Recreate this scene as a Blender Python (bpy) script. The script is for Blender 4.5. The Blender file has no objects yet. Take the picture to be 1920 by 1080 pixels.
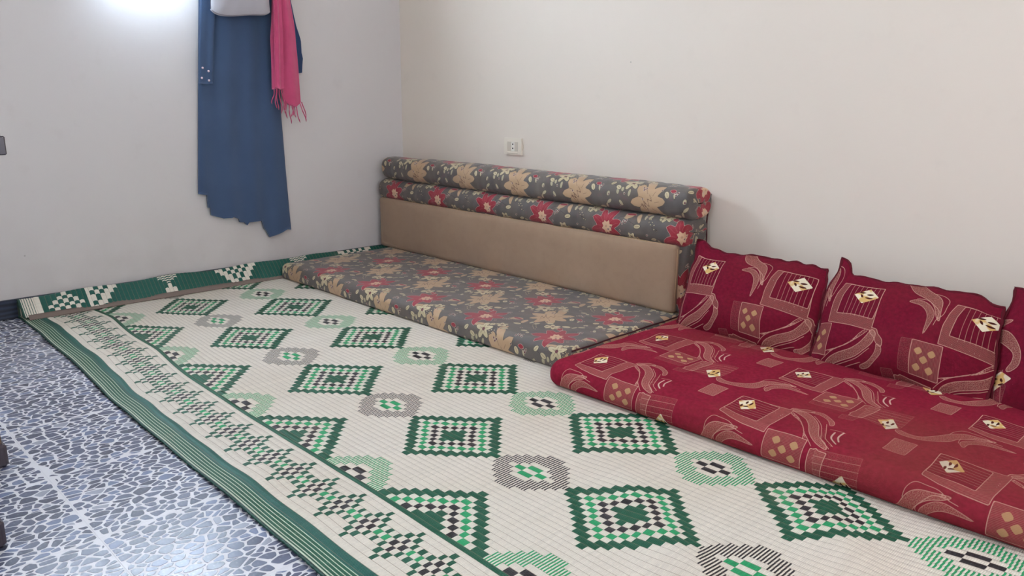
import bpy, math, random
import numpy as np
from mathutils import Matrix, Vector

random.seed(4); RNG = np.random.RandomState(7)
SC = bpy.context.scene
COL = SC.collection

CAMF, CAMYAW, CAMPITCH, CAMROLL, CAMX, CAMY, CAMZ = 1463.844, 2.357531, -0.240856, 0.010898, 3.50993, -2.64002, 0.87489
# ------------------------------------------------------------------ camera, world, lights, exposure
def cam_axes(yaw, pitch, roll):
    f = np.array([math.cos(yaw)*math.cos(pitch), math.sin(yaw)*math.cos(pitch), math.sin(pitch)])
    r = np.cross(f, [0, 0, 1]); r /= np.linalg.norm(r); u = np.cross(r, f)
    c, s = math.cos(roll), math.sin(roll)
    return r*c + u*s, -r*s + u*c, f
_r, _u, _f = cam_axes(CAMYAW, CAMPITCH, CAMROLL)
cam_d = bpy.data.cameras.new('camera'); cam = bpy.data.objects.new('camera', cam_d); COL.objects.link(cam)
cam.matrix_world = Matrix(((_r[0], _u[0], -_f[0], CAMX), (_r[1], _u[1], -_f[1], CAMY), (_r[2], _u[2], -_f[2], CAMZ), (0, 0, 0, 1)))
cam_d.sensor_width = 36.0; cam_d.lens = CAMF/1920*36; cam_d.clip_start = 0.02
SC.camera = cam

world = bpy.data.worlds.new('sky'); SC.world = world; world.use_nodes = True
wn = world.node_tree.nodes; wn['Background'].inputs[0].default_value = (0.62, 0.78, 1.0, 1); wn['Background'].inputs[1].default_value = 1.2

def area(name, loc, rot, sx, sy, power, color):
    l = bpy.data.lights.new(name, 'AREA'); l.shape = 'RECTANGLE'; l.size = sx; l.size_y = sy; l.energy = power; l.color = color
    o = bpy.data.objects.new(name, l); o.location = loc; o.rotation_euler = rot; COL.objects.link(o); return o
D = math.radians
# daylight through the window in the far wall (beside the hanging clothes, just above the frame)
area('window_daylight', (-0.12, -1.60, 1.81), (0, D(-90), 0), 0.92, 0.88, 70, (0.74, 0.86, 1.0))
# daylight through the wide balcony opening behind the camera and to its left
area('balcony_daylight', (4.9, -2.0, 1.45), (0, D(90), 0), 1.7, 2.6, 27, (1.0, 0.915, 0.82))
area('side_window_daylight', (2.6, -3.75, 1.65), (D(90), 0, 0), 1.8, 1.1, 11, (0.86, 0.93, 1.0))

SC.view_settings.view_transform = 'Standard'; SC.view_settings.look = 'None'
SC.view_settings.exposure = 0.17; SC.view_settings.gamma = 1.0; SC.view_settings.use_curve_mapping = False

# ------------------------------------------------------------------ helpers
def srgb(r, g, b):
    f = lambda c: (c/255/12.92) if c/255 <= 0.04045 else ((c/255+0.055)/1.055)**2.4
    return (f(r), f(g), f(b), 1.0)

class NT:
    """tiny node-tree writer"""
    def __init__(s, name):
        s.m = bpy.data.materials.new(name); s.m.use_nodes = True; s.t = s.m.node_tree
        s.b = s.t.nodes['Principled BSDF']
    def n(s, typ, **kw):
        x = s.t.nodes.new(typ)
        for k, v in kw.items(): setattr(x, k, v)
        return x
    def l(s, a, b): s.t.links.new(a, b)
    def val(s, sock, v):
        if hasattr(v, 'is_output'): s.l(v, sock)
        else: sock.default_value = v
    def math(s, op, a, b=0.0, c=None, clamp=False):
        x = s.n('ShaderNodeMath', operation=op); x.use_clamp = clamp
        s.val(x.inputs[0], a); s.val(x.inputs[1], b)
        if c is not None: s.val(x.inputs[2], c)
        return x.outputs[0]
    def mix(s, f, a, b, typ='MIX'):
        x = s.n('ShaderNodeMix', data_type='RGBA', blend_type=typ)
        s.val(x.inputs[0], f); s.val(x.inputs[6], a); s.val(x.inputs[7], b)
        return x.outputs[2]
    def ramp(s, v, a, b):      # smooth 0..1 as v goes a->b
        x = s.n('ShaderNodeMapRange'); x.clamp = True
        s.val(x.inputs[0], v); x.inputs[1].default_value = a; x.inputs[2].default_value = b
        return x.outputs[0]
    def attr(s, name):
        x = s.n('ShaderNodeAttribute', attribute_type='GEOMETRY'); x.attribute_name = name; return x
    def coord(s, which='Object'):
        return s.n('ShaderNodeTexCoord').outputs[which]
    def mapping(s, v, scale=(1, 1, 1), rot=(0, 0, 0)):
        x = s.n('ShaderNodeMapping'); s.l(v, x.inputs[0]); x.inputs['Scale'].default_value = scale; x.inputs['Rotation'].default_value = rot
        return x.outputs[0]
    def noise(s, v, scale, detail=3, rough=0.55, out=0):
        x = s.n('ShaderNodeTexNoise'); s.l(v, x.inputs['Vector']) if v is not None else None
        x.inputs['Scale'].default_value = scale; x.inputs['Detail'].default_value = detail; x.inputs['Roughness'].default_value = rough
        return x.outputs[out]
    def bump(s, h, strength, dist, normal=None):
        x = s.n('ShaderNodeBump'); s.l(h, x.inputs['Height']); x.inputs['Strength'].default_value = strength; x.inputs['Distance'].default_value = dist
        if normal is not None: s.l(normal, x.inputs['Normal'])
        s.l(x.outputs[0], s.b.inputs['Normal']); return x.outputs[0]
    def done(s, col=None, rough=0.8, spec=0.3, metal=0.0, sheen=0.0):
        if col is not None: s.val(s.b.inputs['Base Color'], col)
        s.val(s.b.inputs['Roughness'], rough); s.b.inputs['Specular IOR Level'].default_value = spec
        s.b.inputs['Metallic'].default_value = metal
        if sheen: s.b.inputs['Sheen Weight'].default_value = sheen; s.b.inputs['Sheen Roughness'].default_value = 0.5
        return s.m

def mesh_from(name, V, F, mat, parent=None, smooth=True, attrs=None, uv=None, face_colors=None):
    """V (n,3); F (m,4) int array or a list of faces"""
    me = bpy.data.meshes.new(name)
    V = np.asarray(V, dtype=np.float32)
    if isinstance(F, np.ndarray):
        k = F.shape[1]; m = len(F)
        me.vertices.add(len(V)); me.vertices.foreach_set('co', V.ravel())
        me.loops.add(m*k); me.loops.foreach_set('vertex_index', F.astype(np.int32).ravel())
        me.polygons.add(m); me.polygons.foreach_set('loop_start', np.arange(0, m*k, k, dtype=np.int32))
        me.update(calc_edges=True)
    else:
        me.from_pydata([tuple(map(float, v)) for v in V], [], F)
    me.polygons.foreach_set('use_smooth', np.full(len(me.polygons), bool(smooth)))
    if attrs:
        for k_, a in attrs.items():
            at = me.attributes.new(k_, 'FLOAT', 'POINT'); at.data.foreach_set('value', np.asarray(a, dtype=np.float32).ravel())
    if uv is not None:     # per-vertex uv -> loops
        L = np.empty(len(me.loops), dtype=np.int32); me.loops.foreach_get('vertex_index', L)
        lay = me.uv_layers.new(name='fabric'); lay.data.foreach_set('uv', np.asarray(uv, dtype=np.float32)[L].ravel())
    if face_colors is not None:
        at = me.attributes.new('dye', 'FLOAT_VECTOR', 'FACE')
        at.data.foreach_set('vector', np.asarray(face_colors, dtype=np.float32).ravel())
    if mat: me.materials.append(mat)
    o = bpy.data.objects.new(name, me); COL.objects.link(o)
    if parent: o.parent = parent
    return o

def grid_faces(nu, nv, closed_v=False):
    i, j = np.meshgrid(np.arange(nu-1), np.arange(nv if closed_v else nv-1), indexing='ij')
    j2 = (j+1) % nv
    return np.stack([i*nv+j, (i+1)*nv+j, (i+1)*nv+j2, i*nv+j2], -1).reshape(-1, 4)

def empty(name, loc=(0, 0, 0), rz=0):
    o = bpy.data.objects.new(name, None); o.location = loc; o.rotation_euler = (0, 0, rz); COL.objects.link(o)
    o.empty_display_size = 0.1; return o
def tag(o, label=None, cat=None, group=None, kind=None):
    if label: o['label'] = label
    if cat: o['category'] = cat
    if group: o['group'] = group
    if kind: o['kind'] = kind
    return o

class MB:
    """collects simple solids into one mesh"""
    def __init__(s): s.v = []; s.f = []
    def add(s, V, F):
        b = len(s.v); s.v += [tuple(map(float, v)) for v in V]; s.f += [tuple(i+b for i in f) for f in F]; return s
    def box(s, x0, x1, y0, y1, z0, z1, bev=0.0):
        b = min(bev, (x1-x0)/2.01, (y1-y0)/2.01, (z1-z0)/2.01)
        if b <= 0:
            V = [(x, y, z) for x in (x0, x1) for y in (y0, y1) for z in (z0, z1)]
            return s.add(V, [(0, 1, 3, 2), (4, 6, 7, 5), (0, 4, 5, 1), (2, 3, 7, 6), (0, 2, 6, 4), (1, 5, 7, 3)])
        # octagonal-corner footprint, bevelled top and bottom
        def ring(i, z):
            return [(x0+b+i, y0+i, z), (x1-b-i, y0+i, z), (x1-i, y0+b+i, z), (x1-i, y1-b-i, z), (x1-b-i, y1-i, z), (x0+b+i, y1-i, z), (x0+i, y1-b-i, z), (x0+i, y0+b+i, z)]
        def ring2(i, z):
            return [(min(max(x, x0+i), x1-i), min(max(y, y0+i), y1-i), z) for x, y, z in ring(0, z)]
        R = [ring2(b, z0), ring(0, z0+b), ring(0, z1-b), ring2(b, z1)]
        V = sum(R, []); F = [tuple(range(7, -1, -1)), tuple(range(24, 32))]
        for k in range(3):
            for i in range(8):
                j = (i+1) % 8; F.append((k*8+i, k*8+j, (k+1)*8+j, (k+1)*8+i))
        return s.add(V, F)
    def tube(s, pts, r, n=8, cap=True):
        pts = [np.array(p, float) for p in pts]; R = r if hasattr(r, '__len__') else [r]*len(pts); V = []
        up = np.array([0.13, 0.21, 1.0])
        for i, p in enumerate(pts):
            t = pts[min(i+1, len(pts)-1)] - pts[max(i-1, 0)]; t = t/(np.linalg.norm(t)+1e-9)
            a = np.cross(t, up if abs(t@up) < 1.0 else [1, 0, 0]); a /= np.linalg.norm(a); b_ = np.cross(t, a)
            for k in range(n):
                q = 2*math.pi*k/n; V.append(p + (a*math.cos(q)+b_*math.sin(q))*R[i])
        F = []
        for i in range(len(pts)-1):
            for k in range(n):
                j = (k+1) % n; F.append((i*n+k, i*n+j, (i+1)*n+j, (i+1)*n+k))
        if cap: F.append(tuple(range(n-1, -1, -1))); F.append(tuple((len(pts)-1)*n+k for k in range(n)))
        return s.add(V, F)
    def lathe(s, c, prof, n=16, axis=2):
        V = []
        for r_, h in prof:
            for k in range(n):
                q = 2*math.pi*k/n; a, b_ = r_*math.cos(q), r_*math.sin(q)
                V.append({2: (c[0]+a, c[1]+b_, c[2]+h), 0: (c[0]+h, c[1]+a, c[2]+b_), 1: (c[0]+a, c[1]+h, c[2]+b_)}[axis])
        F = []
        for i in range(len(prof)-1):
            for k in range(n):
                j = (k+1) % n; F.append((i*n+k, i*n+j, (i+1)*n+j, (i+1)*n+k))
        F.append(tuple(range(n-1, -1, -1))); F.append(tuple((len(prof)-1)*n+k for k in range(n)))
        return s.add(V, F)
    def build(s, name, mat, parent=None, smooth=False):
        return mesh_from(name, s.v, s.f, mat, parent, smooth)

def wob(x, y, seed, amp, wl, n=5):
    """smooth pseudo-random undulation"""
    r = np.random.RandomState(seed); z = 0
    for k in range(n):
        a = r.uniform(0, 2*np.pi); ph = r.uniform(0, 2*np.pi); w = wl*r.uniform(0.6, 1.6)
        z = z + np.sin((x*np.cos(a)+y*np.sin(a))*2*np.pi/w + ph)
    return z*amp/math.sqrt(n)

# ------------------------------------------------------------------ plain materials
def plain(name, col, rough=0.7, spec=0.3, metal=0.0, var=0.06, nscale=14, bump=0.0, bscale=200, sheen=0.0):
    t = NT(name); c = t.coord()
    nz = t.noise(c, nscale, 4)
    dk = tuple(x*(1-var) for x in col[:3])+(1,); lt = tuple(min(1, x*(1+var)) for x in col[:3])+(1,)
    colr = t.mix(nz, dk, lt)
    if bump: t.bump(t.noise(c, bscale, 3), bump, 0.002)
    return t.done(colr, rough, spec, metal, sheen)

def wall_material(name, col, dark_tone):
    t = NT(name); c = t.coord()
    a = t.noise(c, 1.3, 4); b = t.noise(c, 9, 5)
    k = t.mix(a, tuple(x*0.965 for x in col[:3])+(1,), col)
    smudge = t.ramp(b, 0.60, 0.85); k = t.mix(t.math('MULTIPLY', smudge, 0.14), k, dark_tone)
    # patchy darker tone towards the foot of the wall
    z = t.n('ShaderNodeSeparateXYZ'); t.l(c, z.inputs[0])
    low = t.math('MULTIPLY', t.ramp(z.outputs[2], 0.42, 0.02), t.ramp(t.noise(c, 5, 5), 0.35, 0.75)); k = t.mix(t.math('MULTIPLY', low, 0.30), k, dark_tone)
    # tiny specks
    v = t.n('ShaderNodeTexVoronoi'); v.inputs['Scale'].default_value = 4.5; t.l(c, v.inputs['Vector'])
    sp = t.math('MULTIPLY', t.ramp(v.outputs['Distance'], 0.018, 0.008), 0.5); k = t.mix(sp, k, srgb(120, 110, 104))
    h = t.noise(c, 60, 5, 0.6); h2 = t.noise(c, 6, 2)
    t.bump(t.math('ADD', h, t.math('MULTIPLY', h2, 3.0)), 0.12, 0.003)
    return t.done(k, 0.55, 0.28)
M = {}
M['wall'] = wall_material('cream_wall_paint', srgb(229, 217, 204), srgb(180, 164, 150))
M['wall_far'] = wall_material('pale_grey_wall_paint', srgb(212, 206, 204), srgb(162, 150, 146))
M['ceiling'] = plain('white_ceiling_paint', srgb(232, 230, 226), 0.9, 0.1)
M['baseboard'] = None

# ------------------------------------------------------------------ the room
RX, RY, RZ = 4.8, -3.6, 2.75
FZ = -0.004            # the floor lies one mat thickness below z = 0
def structure(o): o['kind'] = 'structure'; return o
WY0, WY1, WZ0, WZ1 = -2.05, -1.15, 1.32, 2.30     # window opening in the far wall
m = MB(); m.box(-0.15, 0, WY1, 0.15, FZ, RZ).box(-0.15, 0, RY, WY0, FZ, RZ).box(-0.15, 0, WY0, WY1, FZ, WZ0).box(-0.15, 0, WY0, WY1, WZ1, RZ)
structure(m.build('wall_left', M['wall_far']))
m = MB(); m.box(0, RX+0.15, 0, 0.15, FZ, RZ); structure(m.build('wall_right', M['wall']))
m = MB(); m.box(-0.15, 1.6, RY-0.15, RY, FZ, RZ).box(3.6, RX+0.15, RY-0.15, RY, FZ, RZ).box(1.6, 3.6, RY-0.15, RY, FZ, 1.0).box(1.6, 3.6, RY-0.15, RY, 2.3, RZ)
structure(m.build('wall_near', M['wall']))
m = MB(); m.box(RX, RX+0.15, RY, -3.4, FZ, RZ).box(RX, RX+0.15, -0.6, 0, FZ, RZ).box(RX, RX+0.15, -3.4, -0.6, 2.4, RZ)
structure(m.build('wall_back', M['wall']))
m = MB(); m.box(-0.15, RX+0.15, RY-0.15, 0.15, RZ, RZ+0.12); structure(m.build('ceiling', M['ceiling']))

tn = NT('dark_glazed_baseboard'); c = tn.coord()
w = tn.n('ShaderNodeTexWave', wave_type='BANDS', bands_direction='Z'); w.inputs['Scale'].default_value = 16; w.inputs['Distortion'].default_value = 5; w.inputs['Detail'].default_value = 3
tn.l(tn.mapping(c, (1, 0.25, 1)), w.inputs['Vector'])
M['baseboard'] = tn.done(tn.mix(w.outputs[1], srgb(30, 34, 48), srgb(52, 60, 80)), 0.28, 0.5)
def baseboard(name, a, b, nrm):
    """a run of skirting tiles: each tile is a part"""
    root = structure(empty(name, (a[0], a[1], FZ)))
    L = math.hypot(b[0]-a[0], b[1]-a[1]); n = int(L/0.33)+1; ux, uy = (b[0]-a[0])/L, (b[1]-a[1])/L
    me = None
    for i in range(n):
        s0, s1 = i*0.33+0.0015, min(L, (i+1)*0.33)-0.0015
        if s1-s0 < 0.02: continue
        xs = sorted((ux*s0, ux*s1) if ux else (0, nrm[0]*0.011)); ys = sorted((uy*s0, uy*s1) if uy else (0, nrm[1]*0.011))
        MB().box(xs[0], xs[1], ys[0], ys[1], 0.0, 0.079, 0.0025).build('skirting_tile', M['baseboard'], root)
baseboard('baseboard_left', (0, -0.012), (0, RY), (1, 0))
baseboard('baseboard_right', (0.012, 0), (RX, 0), (0, -1))

# window in the far wall (its sill is just above the frame), balcony opening and side window: real frames and glass
tg = NT('window_glass'); tg.b.inputs['Transmission Weight'].default_value = 1.0; tg.b.inputs['IOR'].default_value = 1.02
M['glass'] = tg.done((1, 1, 1, 1), 0.0, 0.2)
M['white_metal'] = plain('white_window_metal', srgb(225, 226, 226), 0.4, 0.4)
def window(name, fixed, along, lo, hi, z0, z1, nb):
    root = structure(empty(name, (0, 0, 0)))
    def bx(a0, a1, c0, c1, d=0.03):
        f0, f1 = fixed-d, fixed+d
        return (f0, f1, a0, a1, c0, c1) if along == 'y' else (a0, a1, f0, f1, c0, c1)
    fr = MB()
    for q in (bx(lo, lo+0.04, z0, z1), bx(hi-0.04, hi, z0, z1), bx(lo+0.04, hi-0.04, z0, z0+0.04), bx(lo+0.04, hi-0.04, z1-0.04, z1)): fr.box(*q, 0.004)
    fr.build('window_frame', M['white_metal'], root)
    for i in range(1, nb): 
        a = lo+(hi-lo)*i/nb; MB().box(*bx(a-0.02, a+0.02, z0+0.04, z1-0.04), 0.004).build('mullion', M['white_metal'], root)
    for i in range(nb):
        a0 = lo+(hi-lo)*i/nb+0.025; a1 = lo+(hi-lo)*(i+1)/nb-0.025
        MB().box(*bx(a0, a1, z0+0.04, z1-0.04, 0.003)).build('pane', M['glass'], root)
    return root
window('window_1', -0.05, 'y', WY0, WY1, WZ0, WZ1, 2)

# ------------------------------------------------------------------ terrazzo floor: tiles > stone chips
tc = NT('terrazzo_cement'); c = tc.coord()
k = tc.mix(tc.noise(c, 7, 4), srgb(206, 205, 210), srgb(222, 221, 226))
sp = tc.ramp(tc.noise(c, 420, 2), 0.70, 0.78); k = tc.mix(tc.math('MULTIPLY', sp, 0.5), k, srgb(120, 118, 124))
dirt = tc.ramp(tc.noise(c, 2.2, 5), 0.55, 0.8); k = tc.mix(tc.math('MULTIPLY', dirt, 0.22), k, srgb(150, 140, 134))
M['cement'] = tc.done(k, 0.36, 0.45)
def chip_mat(name, a, b):
    t = NT(name); c = t.coord()
    k = t.mix(t.noise(c, 55, 5, 0.65), a, b)
    cell = t.noise(c, 17, 1); k = t.mix(t.ramp(cell, 0.35, 0.65), k, tuple(min(1, x*1.28) for x in a[:3])+(1,))
    vein = t.ramp(t.noise(t.mapping(c, (1, 2.5, 1), (0, 0, 0.6)), 60, 4), 0.60, 0.68); k = t.mix(t.math('MULTIPLY', vein, 0.25), k, srgb(190, 194, 206))
    return t.done(k, 0.24, 0.40)
CHIPM = [chip_mat('slate_grey_stone', srgb(80, 84, 104), srgb(98, 103, 124)), chip_mat('dark_grey_stone', srgb(66, 69, 86), srgb(84, 88, 106)),
         chip_mat('blue_grey_stone', srgb(98, 106, 132), srgb(116, 126, 152)), chip_mat('pale_grey_stone', srgb(140, 144, 158), srgb(160, 164, 176))]
TS = 0.348; TY0 = -2.23; TX0 = 1.575     # tile size and a joint crossing read off the photograph
floor = structure(empty('floor', (0, 0, FZ)))
MB().box(0, RX, RY, 0, FZ-0.05, FZ-0.006).build('floor_bed', M['cement'], floor).location = (0, 0, -FZ)

def clip(poly, nx, ny, d):
    """keep the part of the polygon with nx*x+ny*y <= d"""
    out = []; n = len(poly)
    for i in range(n):
        p, q = poly[i], poly[(i+1) % n]; a = nx*p[0]+ny*p[1]-d; b = nx*q[0]+ny*q[1]-d
        if a <= 0: out.append(p)
        if (a < 0 < b) or (b < 0 < a):
            t = a/(a-b); out.append((p[0]+(q[0]-p[0])*t, p[1]+(q[1]-p[1])*t))
    return out
rr = random.Random(11)
AN = 1.35     # chips lie longer along one way of the press
def tile_chips(x0, x1, y0, y1):
    """convex stone chips filling one tile: shrunk, weighted Voronoi cells"""
    y0, y1 = y0/AN, y1/AN
    s = 0.0165; pts = []
    ny = max(1, int((y1-y0)/s)); nx = max(1, int((x1-x0)/s))
    for a in range(-1, nx+1):
        for b in range(-1, ny+1):
            if rr.random() < 0.13: continue
            pts.append((x0+(a+0.5+rr.uniform(-.5, .5)+(b % 2)*0.5)*(x1-x0)/nx, y0+(b+0.5+rr.uniform(-.5, .5))*(y1-y0)/ny, rr.uniform(-1, 1)*0.00012))
    P = np.array(pts); polys = []
    for i, (px, py, w) in enumerate(pts):
        if not (x0 < px < x1 and y0 < py < y1): continue
        poly = [(px-.028, py-.02), (px+.028, py-.02), (px+.028, py+.02), (px-.028, py+.02)]
        d2 = (P[:, 0]-px)**2+(P[:, 1]-py)**2
        for k in np.argsort(d2)[1:14]:
            dx, dy = P[k, 0]-px, P[k, 1]-py; L = math.hypot(dx, dy)
            if L > 0.06: break
            poly = clip(poly, dx/L, dy/L, (dx*px+dy*py)/L + L/2 + (w-P[k, 2])/(2*L) - rr.uniform(0.0007, 0.0026))
            if len(poly) < 3: break
        if len(poly) < 3: continue
        for q in ((-1, 0, -(x0+.003)), (1, 0, x1-.003), (0, -1, -(y0+.002)), (0, 1, y1-.002)):
            poly = clip(poly, *q)
            if len(poly) < 3: break
        if len(poly) < 3: continue
        poly = [(x, y*AN) for x, y in poly]
        cx_ = sum(p[0] for p in poly)/len(poly); cy_ = sum(p[1] for p in poly)/len(poly)
        q = [poly[0]]
        for p in poly[1:]:
            if math.hypot(p[0]-q[-1][0], p[1]-q[-1][1]) > 0.0022: q.append(p)
        if len(q) < 3: continue
        # broken, slightly rounded corners and uneven outlines
        r_ = []
        for a in range(len(q)):
            p, pv, nx_ = q[a], q[a-1], q[(a+1) % len(q)]; k1, k2 = rr.uniform(.08, .26), rr.uniform(.08, .26)
            r_ += [(p[0]+(pv[0]-p[0])*k1, p[1]+(pv[1]-p[1])*k1), (p[0]+(nx_[0]-p[0])*k2, p[1]+(nx_[1]-p[1])*k2)]
        q = [(cx_+(x-cx_)*rr.uniform(.93, 1.0), cy_+(y-cy_)*rr.uniform(.93, 1.0)) for x, y in r_]
        ar = 0.5*abs(sum(q[a][0]*q[(a+1) % len(q)][1]-q[(a+1) % len(q)][0]*q[a][1] for a in range(len(q))))
        if ar > 2.5e-5: polys.append((ar, cx_, cy_, q))
    return polys
def chip_solid(mb, q, z, cx_=0, cy_=0):
    n = len(q); mx = sum(a[0] for a in q)/n; my = sum(a[1] for a in q)/n; V = [(x-cx_, y-cy_, z-0.003) for x, y in q]+[(x-cx_, y-cy_, z+0.0002) for x, y in q]+[((x-mx)*.95+mx-cx_, (y-my)*.95+my-cy_, z+0.0005) for x, y in q]
    F = [tuple(range(2*n, 3*n))]+[(r*n+i, r*n+(i+1) % n, (r+1)*n+(i+1) % n, (r+1)*n+i) for r in (0, 1) for i in range(n)]
    mb.add(V, F)
camp = np.array([CAMX, CAMY, CAMZ])
def see(x, y):
    d = np.array([x, y, 0])-camp; z = d@_f
    if z < 0.1: return None
    u, v = 960+CAMF*(d@_r)/z, 540-CAMF*(d@_u)/z
    return z if (-4 < u < 1924 and -4 < v < 1090) else None
tiles = []; allchips = []
nx0 = -math.ceil(TX0/TS); nx1 = math.ceil((RX-TX0)/TS)
for a in range(nx0, nx1):
    for b in range(-5, 7):
        x0, x1 = max(0, TX0+a*TS), min(RX, TX0+(a+1)*TS); y0, y1 = max(RY, TY0+b*TS), min(0, TY0+(b+1)*TS)
        if x1-x0 < 0.02 or y1-y0 < 0.02: continue
        g = 0.0002
        t = MB().box(x0+g, x1-g, y0+g, y1-g, -0.02, 0.0).build('floor_tile', M['cement'], floor)
        chips = tile_chips(x0, x1, y0, y1) if (y0 < -1.86 and y1 > -3.4 and x0 < 3.6) else []   # where the mat does not lie
        tiles.append((t, chips))
        for c_ in chips:
            z = see(c_[1], c_[2])
            if z is not None and c_[2] < -1.955: allchips.append((c_[0]/(z**3), id(c_)))
single = set(i for _, i in sorted(allchips, reverse=True)[:295])
for t, chips in tiles:
    rest = [MB() for _ in CHIPM]
    for c_ in chips:
        mi = rr.choices(range(4), (50, 30, 16, 4))[0]
        if id(c_) in single:
            mb = MB(); chip_solid(mb, c_[3], 0.0, c_[1], c_[2]); o = mb.build('stone_chip', CHIPM[mi], t); o.location = (c_[1], c_[2], 0)
        else: chip_solid(rest[mi], c_[3], 0.0)
    V = []; F = []; mats = []
    for i, mb in enumerate(rest):
        F += [tuple(k+len(V) for k in f) for f in mb.f]; mats += [i]*len(mb.f); V += mb.v
    if V:
        o = mesh_from('stone_chips', V, F, None, t, False)
        for mm in CHIPM: o.data.materials.append(mm)
        o.data.polygons.foreach_set('material_index', np.array(mats, dtype=np.int32)); o['kind'] = 'stuff'

# ------------------------------------------------------------------ woven plastic-straw mat
S = 0.01924; W = 0.018656; ST = S/5          # cell along X, strip pitch along Y, one straw
LX0, LY0, PX = 0.3128, -1.7083, 0.2886       # lattice origin (row 0, border column) and row pitch
# thin-plate warp: where the photograph shows the mat pulled or wrinkled (lattice position -> shift)
CTRL = [(1, 0, .0049, .0095), (1, 1, -.0084, .0042), (1, 2, -.0037, -.0057), (1, 3, -.004, .0044), (1, 4, .0028, -.0042), (1, 5, .0033, -.0016),
        (1, 6, .0037, -.0075), (1, 7, -.0061, -.0006), (1, 8, .0003, .0068), (1, 9, -.0200, .0150), (2, 0, -.0063, .0032), (2, 1, .0064, -.0029),
        (2, 2, .0062, -.0067), (2, 3, -.003, -.0029), (2, 4, .0027, .001), (2, 5, .0063, -.007), (2, 6, .0049, -.0043), (2, 7, .0034, .0027),
        (2, 8, -.0041, .0043), (2, 9, -.0079, .0133), (2, 10, -.0139, .0417), (3, 4, 0, 0), (3, 8, 0, .01), (3, 0, 0, 0), (5, 0, 0, 0), (5, 10, 0, 0), (4, 5, 0, 0), (3, 12, 0, .02), (0.4, 12, 0, 0)]
ANG = -0.0112
def base_map(U, V):      # U metres along the ribs from row 0, V metres from the border column
    return LX0+U*math.cos(ANG)-V*math.sin(ANG), LY0+U*math.sin(ANG)+V*math.cos(ANG)
cp = [(r*PX, c_*0.3358, dx, dy) for c_, r, dx, dy in CTRL]
# skewed diamond: its corners
for (u, v), (tx, ty) in {(9*PX-.18, .6716): (2.727, -1.057), (9*PX+.18, .6716): (3.065, -1.05), (9*PX, .6716-.177): (2.895, -1.233), (9*PX, .6716+.177): (2.888, -.915)}.items():
    bx_, by_ = base_map(u, v); cp.append((u, v, (tx-bx_)*.9, (ty-by_)*.9))
# border: band edge (V=-.5W) and outer edge (V=-13W) as seen
VOUT = -13.0*W
for x, y in ((.267, -1.646), (.796, -1.673), (1.377, -1.712), (1.641, -1.715), (1.911, -1.714), (2.116, -1.716), (2.297, -1.718), (2.49, -1.722)):
    u = (x-LX0); v = -0.5*W; bx_, by_ = base_map(u, v); cp.append((u, v, 0, y-by_+0.0))
for x, y in ((.10, -1.921), (.40, -1.927), (.76, -1.935), (1.112, -1.955), (1.4, -1.962), (1.663, -1.966), (2.0, -1.969), (2.35, -1.977), (2.9, -1.985)):
    u = (x-LX0); v = VOUT; bx_, by_ = base_map(u, v); cp.append((u, v, 0, y-by_))
cp = np.array(cp)
def tps_k(r2): return np.where(r2 > 1e-12, r2*np.log(r2+1e-12), 0.0)
A_ = tps_k((cp[:, None, 0]-cp[None, :, 0])**2+(cp[:, None, 1]-cp[None, :, 1])**2)+np.eye(len(cp))*0.004
Pm = np.c_[np.ones(len(cp)), cp[:, :2]]
sysm = np.block([[A_, Pm], [Pm.T, np.zeros((3, 3))]])
solx = np.linalg.solve(sysm, np.r_[cp[:, 2], 0, 0, 0]); soly = np.linalg.solve(sysm, np.r_[cp[:, 3], 0, 0, 0])
def mat_map(U, V):
    sh = U.shape; u, v = U.ravel(), V.ravel()
    dx = np.zeros_like(u); dy = np.zeros_like(u)
    for i in range(len(cp)):
        k = tps_k((u-cp[i, 0])**2+(v-cp[i, 1])**2); dx += solx[i]*k; dy += soly[i]*k
    n = len(cp)
    dx += solx[n]+solx[n+1]*u+solx[n+2]*v; dy += soly[n]+soly[n+1]*u+soly[n+2]*v
    x, y = base_map(u, v)
    return (x+dx).reshape(sh), (y+dy).reshape(sh)

C_WHITE, C_DARK, C_LIGHT, C_BLACK, C_TEAL, C_PALE = (0, 0, 0), (1, 0, 0), (0.6, 0.55, 0), (0, 0, 1), (1, 0, 0.25), (0.16, 0.1, 0)
# real dyes
DYE = {'w': srgb(226, 217, 204)[:3], 'd': srgb(6, 84, 62)[:3], 'l': srgb(26, 152, 96)[:3], 'b': srgb(40, 38, 46)[:3], 't': srgb(12, 88, 78)[:3], 'p': srgb(204, 214, 194)[:3], 'e': srgb(20, 62, 54)[:3]}
FL_HALF = [6.0, 5.3, 4.6, 3.8, 2.8, 1.4]
def field_color(u, k, straw):
    """u in cells along the rib, k strip number (0 = border column), straw number"""
    best = 'w'
    c_lo = int(math.floor(k/18.0))
    for c_ in (c_lo, c_lo+1):
        i = abs(k-18*c_)
        if i > 9 or c_ < 0: continue
        r = int(round(u/15.0))
        for rw in (r-1, r, r+1):
            du = u-rw*15.0
            if (rw+c_) % 2:                      # diamond
                j = int(round(abs(du))); d = i+j
                if d <= 9:
                    return ('d', 'd', 'd', 'w', 'b', 'w', 'l', 'w', 'd', 'd')[d]
            elif i <= 5 and abs(du) < FL_HALF[i]:
                a = abs(du); ink, cen = ('l', 'b') if c_ % 2 == 0 else ('b', 'l')
                if i == 0: z = 'w' if a < 1.0 else (cen if a < 2.4 else ('w' if a < 3.5 else 'h'))
                elif i == 1: z = cen if a < 1.0 else ('w' if a < 2.4 else 'h')
                elif i == 2: z = 'w' if a < 1.3 else 'h'
                else: z = 'h'
                if z == 'h': return ink if straw % 2 == 0 else 'w'
                return z
    return best
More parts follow.
